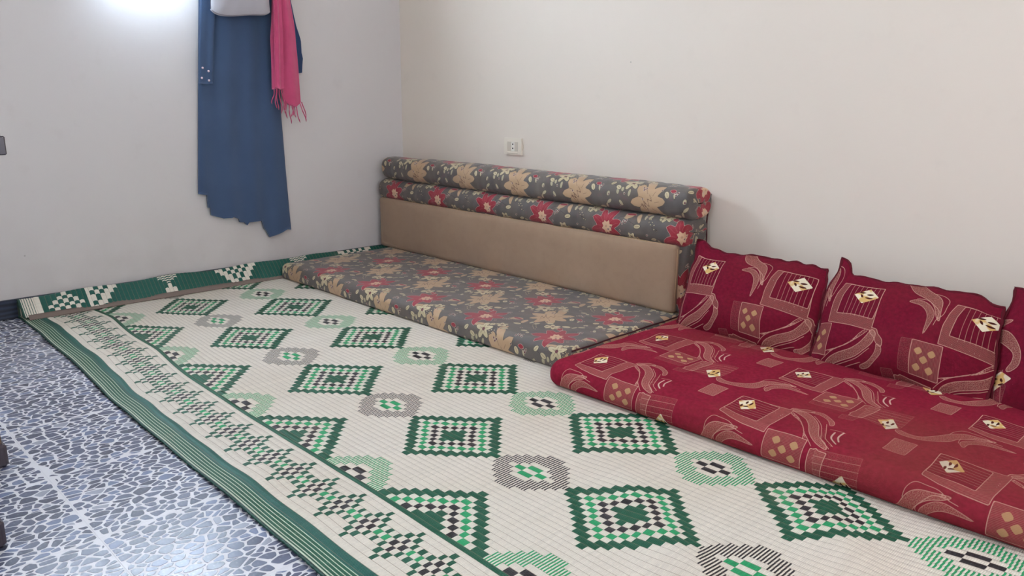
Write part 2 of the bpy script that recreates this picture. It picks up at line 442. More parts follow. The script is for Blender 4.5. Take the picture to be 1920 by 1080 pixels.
def border_color(u, q):
    """checked border zone; q = -3..3 strip from its centre, u in metres along"""
    c_ = 0.0134; j = int(round(u/c_)) % 8; j = j-8 if j > 4 else j; a, i = abs(j), abs(q)
    if i == 3: return 'd' if a == 0 else 'w'
    if i == 2: return 'd' if a == 1 else 'w'
    if i == 1: return 'b' if a == 0 else ('d' if a in (2, 4) else 'w')
    return 'b' if a == 1 else ('l' if a == 3 else 'w')
# strips across the mat: (V0, V1, kind, index); V in strip units
STRIPS = []
e0, e1 = -10.6, -13.0
n_ = 13
seq = ['t', 'p', 'd', 'p', 'd', 'p', 'd', 'p', 'd', 'p', 'd', 'p', 'e']
wd = [.26, .085, .28, .085, .28, .085, .28, .085, .26, .10, .14, .16, .20]; ws = sum(wd); e0 = -10.45; v = e0
for kx, (s_, w_) in enumerate(zip(seq, wd)):
    STRIPS.append((v-(w_/ws)*2.55, v, 'plain', s_)); v -= (w_/ws)*2.55
STRIPS.append((-10.45, -9.5, 'plain', 't')); STRIPS.append((-9.5, -8.53, 'plain', 'w'))
for i in range(7): STRIPS.append((-8.53+i*.94, -8.53+(i+1)*.94, 'zone', i-3))
STRIPS.append((-1.95, -1.2, 'plain', 'w')); STRIPS.append((-1.2, -0.5, 'plain', 'd'))
NK = 88
for k in range(0, NK): STRIPS.append((k-.5, k+.5, 'field', k))
STRIPS.sort(key=lambda s_: s_[0])
def strip_color(st, U, straw):
    if st[2] == 'plain': return st[3]
    if st[2] == 'zone': return border_color(U-0.168*0.0-ZPH, st[3])
    return field_color(U/S, st[3], straw)
ZPH = 2.1544-LX0-0.0   # one black knot of the border sits here
INV = {'w': 't', 't': 'w', 'd': 'w', 'l': 'w', 'b': 'w', 'p': 't', 'e': 'e'}

def mat_piece(name, U0, U1, strips, material, place, inv=False, parent=None, m=4):
    nu = int(round((U1-U0)/ST)); us = U0+np.arange(nu+1)*ST
    Vv, Fc, UVs, H = [], [], [], []; cols = []; rows = []
    vs = []; hump = []; tt = []
    for si, st in enumerate(strips):
        wdt = st[1]-st[0]; mm = m if wdt > 0.5 else 2
        for q in range(mm):
            f = q/mm; vs.append(st[0]+wdt*f); hump.append(math.sin(math.pi*f)**0.6*min(1, wdt*1.2) if f > 0 else 0.0); tt.append(f); rows.append(si)
    vs.append(strips[-1][1]); hump.append(0.0); tt.append(1.0)
    vs = np.array(vs)*W; hump = np.array(hump); tt = np.array(tt)
    Ug, Vg = np.meshgrid(us, vs, indexing='ij')
    lean = np.sin(np.pi*tt)*ST*0.55       # straws lean and bow inside each rib
    Ug2 = Ug+lean[None, :]
    P = place(Ug2, Vg, np.broadcast_to(hump[None, :], Ug.shape))
    nv = len(vs)
    colr = np.empty((nu, nv-1, 3), dtype=np.float32)
    tab = {k: np.array(v_) for k, v_ in DYE.items()}
    i0 = int(round(U0/ST))
    for si, st in enumerate(strips):
        idx = [q for q in range(nv-1) if rows[q] == si]
        for a in range(nu):
            U = us[a]+ST*0.5; cc = strip_color(st, U, i0+a)
            if inv: cc = INV[cc]
            colr[a, idx[0]:idx[-1]+1] = tab[cc]
    # every straw bundle differs a little
    jit = 1+RNG.normal(0, 0.025, (nu, 1, 1)).astype(np.float32)+RNG.normal(0, 0.02, (nu, nv-1, 1)).astype(np.float32)
    colr = colr*jit
    # rib number / position for the fine relief
    rib = np.zeros(nv); acc = 0
    for q in range(nv): rib[q] = (rows[q] if q < nv-1 else rows[-1]) + tt[q]
    uv = np.stack([Ug/ST, np.broadcast_to(rib[None, :], Ug.shape)], -1).reshape(-1, 2)
    F = grid_faces(nu+1, nv)
    return mesh_from(name, P.reshape(-1, 3), F, material, parent, True, uv=uv, face_colors=colr.reshape(-1, 3))

ts = NT('woven_plastic_straw'); uvn = ts.n('ShaderNodeUVMap'); uvn.uv_map = 'fabric'
sx = ts.n('ShaderNodeSeparateXYZ'); ts.l(uvn.outputs[0], sx.inputs[0])
fu = ts.math('FRACT', sx.outputs[0]); fv = ts.math('FRACT', sx.outputs[1])
dye = ts.attr('dye').outputs['Vector']
ou = ts.math('ABSOLUTE', ts.math('SUBTRACT', fu, 0.5)); ov = ts.math('ABSOLUTE', ts.math('SUBTRACT', fv, 0.5))
gapu = ts.ramp(ou, 0.36, 0.5); gapv = ts.ramp(ov, 0.455, 0.49)
sky_ = ts.noise(ts.mapping(uvn.outputs[0], (1.0, 0.35, 1)), 1.0, 2)
col = ts.mix(ts.math('MULTIPLY', sky_, 0.07), dye, srgb(150, 138, 112))
obj = ts.coord()
sep = ts.n('ShaderNodeSeparateXYZ'); ts.l(obj, sep.inputs[0])
aged = ts.math('MULTIPLY', ts.ramp(ts.noise(obj, 1.6, 3), 0.42, 0.7), 0.20)
col = ts.mix(aged, col, srgb(214, 190, 160), 'MULTIPLY')
stn = ts.math('MULTIPLY', ts.ramp(ts.noise(obj, 7.0, 6), 0.62, 0.8), 0.18); col = ts.mix(stn, col, srgb(176, 158, 132))
col = ts.mix(ts.math('MULTIPLY', gapv, 0.85), col, srgb(138, 116, 98))      # stitching thread between the ribs
dk = ts.mix(0.45, col, (0.02, 0.03, 0.03, 1)); 
col = ts.mix(ts.math('MULTIPLY', gapu, 0.35), col, dk)
hh = ts.math('SUBTRACT', 1.0, ts.math('MULTIPLY', ou, ts.math('MULTIPLY', ou, 4.0)))
hh = ts.math('ADD', hh, ts.math('MULTIPLY', ts.noise(obj, 260, 2), 0.5))
ts.bump(hh, 0.55, 0.0012)
M['straw'] = ts.done(col, 0.48, 0.25)

def flat_place(U, V, H):
    x, y = mat_map(U, V)
    z = 0.0022*H + 0.0010*(1+np.clip(wob(x, y, 3, 0.9, 0.5), -1, 1))
    # ripples of the free border
    e = np.clip((-V/W-1.0)/11, 0, 1); z += e*0.0015*(1+np.sin(x*2*np.pi/0.31+np.sin(x*5)*0.8)); y = y+np.sin(np.pi*e)*0.0026*np.sin(x*2*np.pi/0.24+0.9+np.sin(x*4))
    # the pushed-up wrinkle near the red mattress
    g = np.exp(-(((x-2.74)*0.55+(y+1.42)*0.84)/0.055)**2-((x-2.74)*.84-(y+1.42)*.55)**2/0.16); z += 0.014*g
    g = np.exp(-(((x-2.95)*0.75+(y+1.12)*0.66)/0.045)**2-((x-2.95)*.66-(y+1.12)*.75)**2/0.05); z += 0.010*g
    edge = np.clip((0.10-x)/0.08, 0, 1); z += 0.0*edge
    x = np.maximum(x, 0.016)
    return np.stack([x, y, z], -1)
vis = [s_ for s_ in STRIPS if not (s_[2] == 'field' and s_[3] >= 62)]
hid = [s_ for s_ in STRIPS if s_[2] == 'field' and 62 <= s_[3]]
UA = round((0.016-LX0)/ST)*ST-ST*0
straw_mat = mat_piece('straw_mat', UA, UA+round(3.55/ST)*ST, vis, M['straw'], flat_place, m=3)
tag(straw_mat, 'cream woven plastic floor mat with green diamond pattern, under the mattresses', 'floor mat')
# the part of the mat that lies hidden under the mattresses
x_, y_ = mat_map(*np.meshgrid(np.linspace(UA, UA+3.55, 40), np.linspace(61.5, 88, 8)*W, indexing='ij'))
mesh_from('hidden_strip', np.stack([np.maximum(x_, .016), np.minimum(y_, -.014), 0*x_+.001], -1).reshape(-1, 3), grid_faces(40, 8), plain('plain_straw', srgb(214, 206, 190)), straw_mat)
# the end that is turned back against the far wall, underside out
PROF = [(0.012, 0.002), (0.0125, 0.03), (0.0135, 0.062), (0.018, 0.079), (0.027, 0.081), (0.038, 0.071), (0.052, 0.056), (0.067, 0.040), (0.082, 0.024), (0.094, 0.013)]
pl = [0.0]
for a, b in zip(PROF[:-1], PROF[1:]): pl.append(pl[-1]+math.hypot(b[0]-a[0], b[1]-a[1]))
ROWSH = 36*ST
def flap_place(U, V, H):
    x0_, y0_ = mat_map(np.full_like(U, UA), V)
    d = (UA-U)*pl[-1]/ROWSH; d = np.clip(d, 0, pl[-1]+0.01)
    px_ = np.interp(d, pl, [p[0] for p in PROF]); pz_ = np.interp(d, pl, [p[1] for p in PROF])
    k = np.clip(wob(y0_, 0*y0_, 8, 1.0, 0.7), -1.6, 1.6)
    pz_ = pz_*(1.0+0.05*k); 
    dxn = np.gradient(px_, axis=0); dzn = np.gradient(pz_, axis=0); L = np.hypot(dxn, dzn)+1e-9
    bulge = 0.004*np.sin(np.clip(d/pl[-1], 0, 1)*np.pi)*np.sin(y0_*2*np.pi/0.35)
    px_ = px_+(-dzn/L)*0.0-bulge*0.5; px_ = px_+0.0012*H; pz_ = pz_+0.0012*H+bulge*0.6
    px_ = np.maximum(px_, 0.0135)
    return np.stack([px_, y0_, pz_], -1)
flap = mat_piece('turned_back_end', UA-ROWSH, UA, [s_ for s_ in STRIPS if not (s_[2] == 'field' and s_[3] >= 86)], M['straw'], flap_place, inv=True, parent=straw_mat, m=3)
flap['label'] = 'end of the mat turned back against the wall, green underside showing'
# cloth tape along the cut end, and the overlocked cord along the free side
M['tape'] = plain('grey_brown_tape', srgb(124, 110, 102), 0.85, 0.15, var=0.1, bump=0.3, bscale=400)
ys = np.linspace(-1.905, -0.03, 150); T = []
for y in ys:
    w_ = 0.0015*math.sin(y*9)+0.001*math.sin(y*31)
    T.append([(0.088+w_, y, 0.0205+w_), (0.097+w_, y, 0.0155+w_), (0.106+w_, y, 0.007), (0.108+w_, y, 0.0035), (0.1035+w_, y, 0.0035), (0.094+w_, y, 0.0125), (0.085+w_, y, 0.0185)])
mesh_from('edge_tape', np.array(T).reshape(-1, 3), grid_faces(150, 7, True), M['tape'], straw_mat)
us_ = np.linspace(UA, UA+3.55, 700); xx, yy = mat_map(us_, np.full_like(us_, -13.0*W)); P3 = flat_place(us_, np.full_like(us_, -13.0*W), np.zeros_like(us_))
tb = MB(); tb.tube([(p[0], p[1]-0.0015, max(p[2]+0.0005, 0.001)) for p in P3], [0.0026+0.0007*math.sin(i*1.9) for i in range(700)], 6)
tb.build('side_binding', plain('dark_green_cord', srgb(24, 66, 56), 0.6, 0.3, var=0.2, nscale=120), straw_mat, True)

# ------------------------------------------------------------------ printed / woven fabrics: motif outlines in millimetres
RED=[(-45.1,-79.4),(-50.8,-42.4),(-69.8,-18.7),(-74.9,1.6),(-54.8,10.4),(-65.8,37.5),(-55.8,61.3),(-25.5,54.9),(-21.9,78.2),(-15.4,118.3),(15.2,73.1),(26.9,54.0),(55.1,40.8),(90.5,30.4),(79.6,12.6),(57.1,0.4),(65.5,-20.4),(41.1,-22.9),(31.4,-30.9),(25.6,-53.9),(30.8,-81.4),(12.0,-68.6),(2.3,-94.4),(-10.3,-72.2),(-28.2,-77.0)]
REDBUD=[(-52.2,65.2),(-56.6,81.7),(-44.0,87.3),(-31.7,71.6),(-32.0,58.3)]
STAR=[(-5.6,-36.8),(-7.5,-14.3),(-19.6,-8.7),(-10.9,0.7),(-21.3,15.9),(-8.0,16.4),(-10.0,28.1),(4.7,17.5),(14.0,30.0),(17.8,10.5),(33.7,11.7),(25.1,-1.3),(27.7,-19.2),(15.9,-13.7),(14.0,-34.0),(4.5,-19.9)]
BEI=[(-50.5,-73.4),(-54.8,-37.7),(-82.9,-13.5),(-70.9,7.0),(-57.0,14.6),(-56.8,44.9),(-31.2,50.1),(-16.9,55.1),(2.0,86.1),(21.7,55.6),(56.9,53.0),(51.3,32.6),(71.5,30.3),(57.3,17.8),(44.3,7.9),(64.9,-18.8),(49.5,-25.8),(27.0,-29.2),(31.5,-57.7),(20.7,-73.5),(1.5,-90.2),(-13.0,-65.4),(-35.9,-69.0)]
BLEAF=[(-24.8,72.1),(-41.1,111.1),(-27.4,138.4),(-12.3,108.5),(-10.3,72.7)]
BBUD=[(-50.3,56.5),(-51.1,73.9),(-33.0,70.7),(-23.4,54.0),(-35.0,46.0)]
BLEAF2=[(-24.1,-128.9),(-38.6,-102.9),(-32.4,-82.2),(-20.0,-96.9),(-14.5,-125.4)]
SQ1=[(-14.5,-34.4),(-30.1,-7.9),(-4.2,-27.5),(-23.7,3.4),(6.4,-18.9),(0.0,0.0),(-5.2,11.7),(16.8,3.9),(2.6,27.5)]
LLEAF=[(-285.9,69.1),(-286.7,99.1),(-252.4,109.0),(-251.3,84.8),(-267.7,71.9)]
SQR=[(-9.3,145.2),(61.4,142.5),(58.8,90.7),(-13.7,95.1)]
WAVE1=[(111.6,160.5),(120.0,152.6),(108.9,131.4),(109.2,106.2),(133.0,83.9),(158.6,66.1),(190.3,51.3),(206.1,31.5),(210.2,-0.8),(212.5,-33.4),(202.5,-21.6),(190.0,9.5),(166.3,31.8),(126.3,45.2),(104.5,68.1),(90.7,99.2),(87.9,126.3),(93.4,146.0)]
WAVE2=[(133.3,23.1),(145.8,24.5),(159.2,14.3),(174.6,-5.0),(191.4,-30.3),(198.3,-69.9),(182.7,-41.1),(163.0,-10.8),(141.1,5.0),(120.7,11.3)]
BDIA=[(143.1,-279.2),(181.7,-304.8),(131.8,-335.9),(100.4,-316.3)]
BBOX=[(132.3,-214.1),(223.5,-231.3),(213.1,-249.5),(119.6,-235.2)]
BTRI=[(124.3,-239.7),(220.9,-233.6),(233.5,-338.5),(128.4,-338.8),(113.3,-293.5)]
FR_OUT=[(-81.3,35.5),(-19.2,35.1),(44.7,36.8),(42.3,-29.5),(40.7,-109.0),(-31.2,-105.0),(-103.1,-100.7),(-99.5,-39.6),(-92.9,-0.8)]
FR_IN=[(-61.1,34.3),(-72.0,-5.2),(-79.4,-69.1),(-21.6,-69.9),(36.6,-72.3),(42.3,-29.5),(44.7,36.8),(-19.2,35.1)]
CREAM=[(-37.5,-0.8),(4.6,28.0),(37.5,0.8),(-6.8,-28.4)]
BOX=[(-167.2,-105.7),(-88.6,-106.3),(-89.8,-206.5),(-165.8,-204.2)]
DIM1=[(-196.8,-107.9),(-167.4,-106.6),(-167.0,-204.4),(-195.7,-199.4)]
DIM2=[(-245.0,-206.6),(-213.1,-204.7),(-205.1,-244.9),(-239.3,-240.9)]
BOX2=[(-209.2,-217.8),(-106.5,-220.9),(-106.4,-259.6),(-206.3,-249.3)]
BAND=[(-98.4,-256.0),(-92.8,-232.1),(-77.8,-210.5),(-47.1,-190.1),(-11.1,-172.9),(15.4,-153.3),(31.6,-127.4),(41.9,-104.6),(55.2,-114.6),(52.3,-140.2),(35.6,-164.1),(6.2,-190.5),(-34.0,-208.5),(-65.7,-224.9),(-81.1,-244.4)]
HEAD=[(38.8,-101.0),(54.1,-100.2),(61.6,-113.4),(76.4,-129.4),(76.7,-150.1),(61.7,-142.5),(51.2,-125.8),(40.4,-117.4)]
WING=[(63.0,-144.4),(76.7,-150.1),(78.8,-168.5),(64.2,-192.1),(46.7,-212.0),(26.2,-219.2),(20.1,-212.1),(43.4,-198.1),(58.4,-176.5),(63.2,-158.9)]
SW1=[(-204.4,11.5),(-185.3,24.7),(-157.6,20.3),(-136.4,1.4),(-128.4,-20.0),(-133.0,-48.0),(-144.8,-83.5),(-144.1,-48.0),(-146.2,-23.4),(-156.4,-4.5),(-174.9,8.7)]
PL=[[(-88.3,-193.7),(-46.0,-175.3),(-7.7,-149.4),(12.7,-122.6),(23.2,-110.2)],[(-100.3,-218.9),(-69.2,-190.1),(-26.2,-165.3),(7.9,-140.2),(30.5,-113.0)],[(-83.3,-263.6),(-62.4,-238.8),(-22.1,-221.7),(20.5,-204.5)],[(-93.2,-259.2),(-72.8,-232.5),(-32.6,-214.5),(11.4,-193.7),(44.1,-162.5)],[(0.8,-224.8),(3.3,-245.2),(1.8,-258.0)],[(-144.2,58.2),(-121.1,54.3),(-103.9,40.8),(-103.9,17.9),(-106.9,-7.6),(-119.3,-30.8)],[(-185.9,27.5),(-159.9,30.3),(-136.7,15.9),(-118.4,-5.6),(-124.1,-48.4)]]
ARC=[[(-69.7,-265.2),(-51.4,-248.0),(-33.2,-240.4),(-9.4,-238.0)],[(-51.9,-265.2),(-27.8,-254.4),(1.2,-255.2)]]
DOTS=[[(-90.9,-3.8),(-82.6,-7.2),(-87.6,-62.3),(-98.4,-76.9),(-59.0,-76.9),(-69.6,-92.3),(0.5,-79.1),(23.3,-81.9),(-29.1,-95.1),(-17.8,-95.9),(-6.6,-96.2),(3.8,-97.2),(-198.8,-228.3),(-145.6,-229.9),(-126.1,-232.1),(-117.1,-232.5),(-169.8,-244.5),(-159.9,-244.7),(-150.6,-245.0),(-140.8,-245.3)]]
DIA5=[[(-147.1,-135.2),(-112.5,-137.0),(-130.9,-157.2),(-147.4,-181.9),(-114.3,-183.2)]]
LEAFS=[[(-26.3,8.4),(-16.2,12.8),(-2.6,11.2),(-14.8,6.4)],[(-1.1,4.8),(9.0,9.2),(21.6,8.2),(9.6,2.6)],[(-18.7,4.0),(-10.2,0.2),(-9.0,-9.2),(-15.3,-5.0)],[(-5.5,-5.2),(7.5,-3.6),(23.3,-4.8),(9.0,-10.0)]]
STR=[[(-47.9,34.5),(-56.6,-71.8)],[(-34.6,34.8),(-43.3,-72.0)],[(-21.4,35.0),(-29.9,-72.2)],[(-8.1,35.3),(-16.5,-72.5)],[(5.1,35.5),(-3.2,-72.7)],[(18.4,35.8),(10.2,-72.9)],[(31.6,36.0),(23.5,-73.2)]]
# distance fields of the motifs over one repeat, sampled onto the cloth as attributes
class Tile:
    def __init__(s, P, Q, res=0.0015):
        s.P, s.Q = P, Q; s.nu, s.nv = int(P/res), int(Q/res)
        a, b = np.meshgrid((np.arange(s.nu)+.5)*P/s.nu, (np.arange(s.nv)+.5)*Q/s.nv, indexing='ij'); s.a, s.b = a.ravel(), b.ravel(); s.L = {}
    def local(s, cx, cy):
        return (s.a-cx+s.P/2) % s.P - s.P/2 + cx, (s.b-cy+s.Q/2) % s.Q - s.Q/2 + cy
    def put(s, layer, d):
        s.L[layer] = np.minimum(s.L[layer], d) if layer in s.L else d
    def poly(s, layer, pts, off=(0, 0)):
        pts = np.array(pts)/1000.0+np.array(off); c = (pts.min(0)+pts.max(0))/2; x, y = s.local(*c)
        n = len(pts); d = np.full(x.shape, 1e9); inside = np.zeros(x.shape, bool)
        for i in range(n):
            p, q = pts[i], pts[(i+1) % n]; e = q-p; wx, wy = x-p[0], y-p[1]
            t = np.clip((wx*e[0]+wy*e[1])/(e@e+1e-12), 0, 1); d = np.minimum(d, (wx-e[0]*t)**2+(wy-e[1]*t)**2)
            c1 = (p[1] > y) != (q[1] > y)
            with np.errstate(divide='ignore', invalid='ignore'): xi = (q[0]-p[0])*(y-p[1])/(q[1]-p[1]+1e-15)+p[0]
            inside ^= c1 & (x < xi)
        d = np.sqrt(d); d[inside] *= -1; s.put(layer, d); return d
    def line(s, layer, pts, w, off=(0, 0), smooth=True):
        pts = np.array(pts, float)/1000.0+np.array(off)
        if smooth and len(pts) > 2: pts = curve(pts)
        c = (pts.min(0)+pts.max(0))/2; x, y = s.local(*c); d = np.full(x.shape, 1e9)
        for p, q in zip(pts[:-1], pts[1:]):
            e = q-p; wx, wy = x-p[0], y-p[1]; t = np.clip((wx*e[0]+wy*e[1])/(e@e+1e-12), 0, 1); d = np.minimum(d, (wx-e[0]*t)**2+(wy-e[1]*t)**2)
        s.put(layer, np.sqrt(d)-w)
    def sline(s, layer, pts, off=(0, 0), smooth=True):
        """thin open line: signed side distance (layer_s) kept with the plain distance (layer_u), so that it stays crisp between vertices"""
        pts = np.array(pts, float)/1000.0+np.array(off)
        if smooth and len(pts) > 2: pts = curve(pts)
        c = (pts.min(0)+pts.max(0))/2; x, y = s.local(*c); d = np.full(x.shape, 1e9); sg = np.ones(x.shape)
        for p, q in zip(pts[:-1], pts[1:]):
            e = q-p; wx, wy = x-p[0], y-p[1]; t = np.clip((wx*e[0]+wy*e[1])/(e@e+1e-12), 0, 1); dd = (wx-e[0]*t)**2+(wy-e[1]*t)**2
            k = dd < d; sg = np.where(k, np.where(e[0]*wy-e[1]*wx > 0, 1.0, -1.0), sg); d = np.where(k, dd, d)
        d = np.sqrt(d)
        if layer+'_u' not in s.L: s.L[layer+'_u'] = np.full(x.shape, 1.0); s.L[layer+'_s'] = np.full(x.shape, 1.0)
        k = d < s.L[layer+'_u']; s.L[layer+'_u'] = np.where(k, d, s.L[layer+'_u']); s.L[layer+'_s'] = np.where(k, d*sg, s.L[layer+'_s'])
    def dot(s, layer, c, r, ry=None, rot=0.0):
        c = np.array(c)/1000.0; x, y = s.local(*c); ry = ry or r; dx, dy = x-c[0], y-c[1]
        u = dx*math.cos(rot)+dy*math.sin(rot); v = -dx*math.sin(rot)+dy*math.cos(rot)
        s.put(layer, (np.sqrt((u/r)**2+(v/ry)**2)-1)*min(r, ry))
    def sample(s, p, q):
        out = {}
        u = (np.asarray(p).ravel()/s.P*s.nu-.5); v = (np.asarray(q).ravel()/s.Q*s.nv-.5)
        i = np.floor(u).astype(int); j = np.floor(v).astype(int); fu, fv = u-i, v-j
        i0, i1, j0, j1 = i % s.nu, (i+1) % s.nu, j % s.nv, (j+1) % s.nv
        for k, d in s.L.items():
            g = d.reshape(s.nu, s.nv)
            out[k] = g[i0, j0]*(1-fu)*(1-fv)+g[i1, j0]*fu*(1-fv)+g[i0, j1]*(1-fu)*fv+g[i1, j1]*fu*fv
            out[k] = np.clip(out[k], -0.02, 0.02)*1000.0
        return out
def curve(pts, k=5):
    pts = np.array(pts, float); n = len(pts); out = []
    for i in range(n-1):
        p0, p1, p2, p3 = pts[max(i-1, 0)], pts[i], pts[i+1], pts[min(i+2, n-1)]
        for t in np.arange(k)/k:
            out.append(0.5*((2*p1)+(-p0+p2)*t+(2*p0-5*p1+4*p2-p3)*t*t+(-p0+3*p1-3*p2+p3)*t**3))
    out.append(pts[-1]); return np.array(out)
def closed_curve(pts, k=4):
    pts = np.array(pts, float); n = len(pts); out = []
    for i in range(n):
        p0, p1, p2, p3 = pts[(i-1) % n], pts[i], pts[(i+1) % n], pts[(i+2) % n]
        for t in np.arange(k)/k:
            out.append(0.5*((2*p1)+(-p0+p2)*t+(2*p0-5*p1+4*p2-p3)*t*t+(-p0+3*p1-3*p2+p3)*t**3))
    return np.array(out)

# --- grey floral print: repeat 352 x 325 mm; origin at the heart of a red flower
FT = Tile(0.352, 0.325)
def blossom(n, R, notch, seed, sx=1.0, sy=1.0, rot=0.0, wide=0.30):
    r_ = random.Random(seed); out = []
    for a in range(n):
        q = rot+a*2*math.pi/n; w_ = 2*math.pi/n; Rp = R*r_.uniform(.84, 1.12); k = r_.uniform(-.12, .12)
        for dq, rr_ in ((-.5, notch*r_.uniform(.92, 1.1)*R), (-.36, .70*Rp), (-.20, .88*Rp), (k*.5, Rp), (.20, .84*Rp), (.36, .66*Rp)):
            out.append((sx*rr_*math.cos(q+dq*w_), sy*rr_*math.sin(q+dq*w_)))
    return out
RED = blossom(8, 88, .50, 3, 0.92, 1.10, 0.35)
BEI = blossom(8, 88, .56, 9, 0.90, 1.08, 0.10)
FT.poly('red', RED); FT.poly('red', REDBUD)
for a in range(8):
    q = 0.35+(a-.5)*math.pi/4; FT.sline('vein', [(24*math.cos(q), 28*math.sin(q)), (42*math.cos(q), 50*math.sin(q))], (0, 0), False)
FT.poly('star', STAR)
for a in range(8):
    q = a*math.pi/4+0.3; FT.sline('vein', [(28*math.cos(q), 30*math.sin(q)), (62*math.cos(q), 70*math.sin(q))], (0, 0), False)
FT.dot('dark', (2, 2), 0.005); FT.dot('star', (2, 2), 0.003)
bo = (0.177, 0.1625)
FT.poly('beige', BEI, bo); FT.poly('beige', closed_curve(BLEAF), bo); FT.poly('beige', closed_curve(BBUD), bo); FT.poly('beige', closed_curve(BLEAF2), bo)
FT.sline('fine', SQ1, bo)
for a in range(7):
    q = a*2*math.pi/7; FT.sline('fine', [(30*math.cos(q), 32*math.sin(q)), (48*math.cos(q+.1), 50*math.sin(q+.1))], bo, False)
FT.poly('beige', closed_curve([(-44, -18), (-26, -6), (0, 0), (24, -4), (40, -12), (20, -18), (-10, -24)], 4), (0.070, 0.262))   # long leaf
FT.poly('beige', closed_curve(np.array(LLEAF)-[-270, 85], 4), (0.100, 0.060))
def petals(cx, cy, r, n, rot, layer='cream', fat=0.42, skip=()):
    for a in range(n):
        if a in skip: continue
        q = rot+a*2*math.pi/n; FT.dot(layer, (cx+r*0.56*math.cos(q), cy+r*0.56*math.sin(q)), r*0.50/1000, r*fat*0.62/1000, q)
    FT.dot('heart', (cx, cy), r*0.17/1000)
    for a in range(n):
        q = rot+a*2*math.pi/n; FT.sline('fine', [(cx, cy), (cx+r*.5*math.cos(q), cy+r*.5*math.sin(q))], (0, 0), False)
petals(83, -89, 37, 5, 0.5); petals(-82, 78, 30, 6, 0.2, fat=0.36); petals(122, -30, 22, 5, 1.0, fat=.5)
for x, y, r, ry, a in ((-50, 113, 15, 11, .4), (30, -118, 14, 9, -.5), (-5, -100, 12, 8, .9), (-118, 104, 13, 7, 1.2), (-125, -25, 13, 7, .3), (96, -52, 13, 9, 1.9), (150, 18, 16, 8, .2), (-96, -128, 15, 9, 2.1), (160, 270-325, 13, 8, .7)):
    FT.dot('cream', (x, y), r/1000, ry/1000, a); FT.sline('fine', [(x-r*.6*math.cos(a), y-r*.6*math.sin(a)), (x+r*.6*math.cos(a), y+r*.6*math.sin(a))], (0, 0), False)
for i, (x, y) in enumerate(((-150, 52), (-146, 40), (-138, 32), (-128, 25), (-119, 17), (-108, 14), (-141, 52), (-131, 42), (-120, 33), (112, -90), (120, -84), (127, -94), (118, -100), (134, -82))): FT.dot('cream', (x, y), 0.0035, 0.0026, i)
for i, (x, y) in enumerate(((82, 34), (90, 28), (96, 38), (76, 22), (-110, -62), (-102, -70), (-96, -60), (-116, -74), (-90, -72), (-64, -118), (-56, -126), (-50, -116), (24, 96), (32, 104), (36, 92), (150, -118), (144, -108), (158, -110))):
    FT.dot('maroon', (x, y), 0.0048, 0.0035, i*.7)
FT.poly('red', closed_curve([(-24, 0), (-8, 7), (10, 6), (26, 0), (8, -5), (-10, -6)], 4), (0.104, 0.070)); FT.poly('red', closed_curve([(-14, 2), (0, 9), (13, 0), (0, -8)], 4), (-0.075, -0.110))
for i in range(26):
    r_ = random.Random(100+i); x, y = r_.uniform(0, 352), r_.uniform(0, 325)
    if all(math.hypot((x-a+176) % 352-176, (y-b+162) % 325-162) > 92 for a, b in ((0, 0), (177, 162))):
        FT.dot('leaflet', (x, y), r_.uniform(.009, .015), r_.uniform(.004, .007), r_.uniform(0, 3))
for i in range(14):
    r_ = random.Random(300+i); x, y = r_.uniform(0, 352), r_.uniform(0, 325); FT.dot('maroon', (x, y), 0.0045, 0.0034, i)
for pts in ([(96, 70), (75, 55), (60, 46), (52, 38)], [(83, -89), (60, -60), (50, -30)], [(-82, 78), (-100, 100), (-118, 104)], [(-50, 113), (-66, 96), (-82, 78)], [(-5, -100), (10, -112), (30, -118)], [(150, 18), (120, 30), (96, 38)], [(-75, -110), (-96, -128), (-110, -140)], [(150, -118), (120, -70), (96, -52)]):
    FT.sline('stem', pts)

t = NT('grey_floral_print'); 
def A(n): return t.attr(n).outputs['Fac']
uvn = t.n('ShaderNodeUVMap'); uvn.uv_map = 'fabric'; uv = uvn.outputs[0]
sat = t.noise(t.mapping(uv, (9, 60, 1), (0, 0, 0.5)), 1.0, 3)
pat = t.noise(uv, 9.0, 2)
base = t.mix(t.ramp(pat, 0.42, 0.62), srgb(106, 95, 84), srgb(92, 86, 81))
base = t.mix(t.math('MULTIPLY', t.ramp(sat, 0.80, 0.66), 0.36), base, srgb(74, 70, 74))
base = t.mix(t.math('MULTIPLY', t.ramp(t.noise(uv, 26.0, 2), 0.60, 0.66), 0.30), base, srgb(112, 80, 84))
def lay(col, name, fill, edge=None, ew=1.3, amt=1.0):
    a = A(name)
    if edge is not None: col = t.mix(t.ramp(a, ew+0.35, ew-0.35), col, edge)
    return t.mix(t.math('MULTIPLY', t.ramp(a, 0.35, -0.35), amt), col, fill)
def thread(name, w=0.9): return t.math('MULTIPLY', t.ramp(t.math('ABSOLUTE', A(name+'_s')), w+0.35, w-0.35), t.ramp(A(name+'_u'), 3.6, 2.6))
col = t.mix(t.math('MULTIPLY', thread('stem', 0.9), 0.75), base, srgb(54, 46, 46))
shade = t.noise(t.mapping(uv, (14, 14, 1)), 1.0, 3)
col = lay(col, 'leaflet', srgb(176, 164, 134), srgb(76, 64, 58), 1.0)
beige = t.mix(shade, srgb(170, 138, 106), srgb(192, 160, 126))
col = lay(col, 'beige', beige, srgb(84, 70, 60), 1.2)
redc = t.mix(shade, srgb(134, 26, 42), srgb(158, 36, 52))
col = lay(col, 'red', redc, srgb(190, 160, 148), 1.2)
inred = t.ramp(A('red'), 0.0, -3.0)
col = t.mix(t.math('MULTIPLY', t.math('MULTIPLY', thread('vein', 0.6), inred), 0.5), col, srgb(190, 100, 104))
col = lay(col, 'star', srgb(208, 170, 138), srgb(112, 24, 40), 0.8)
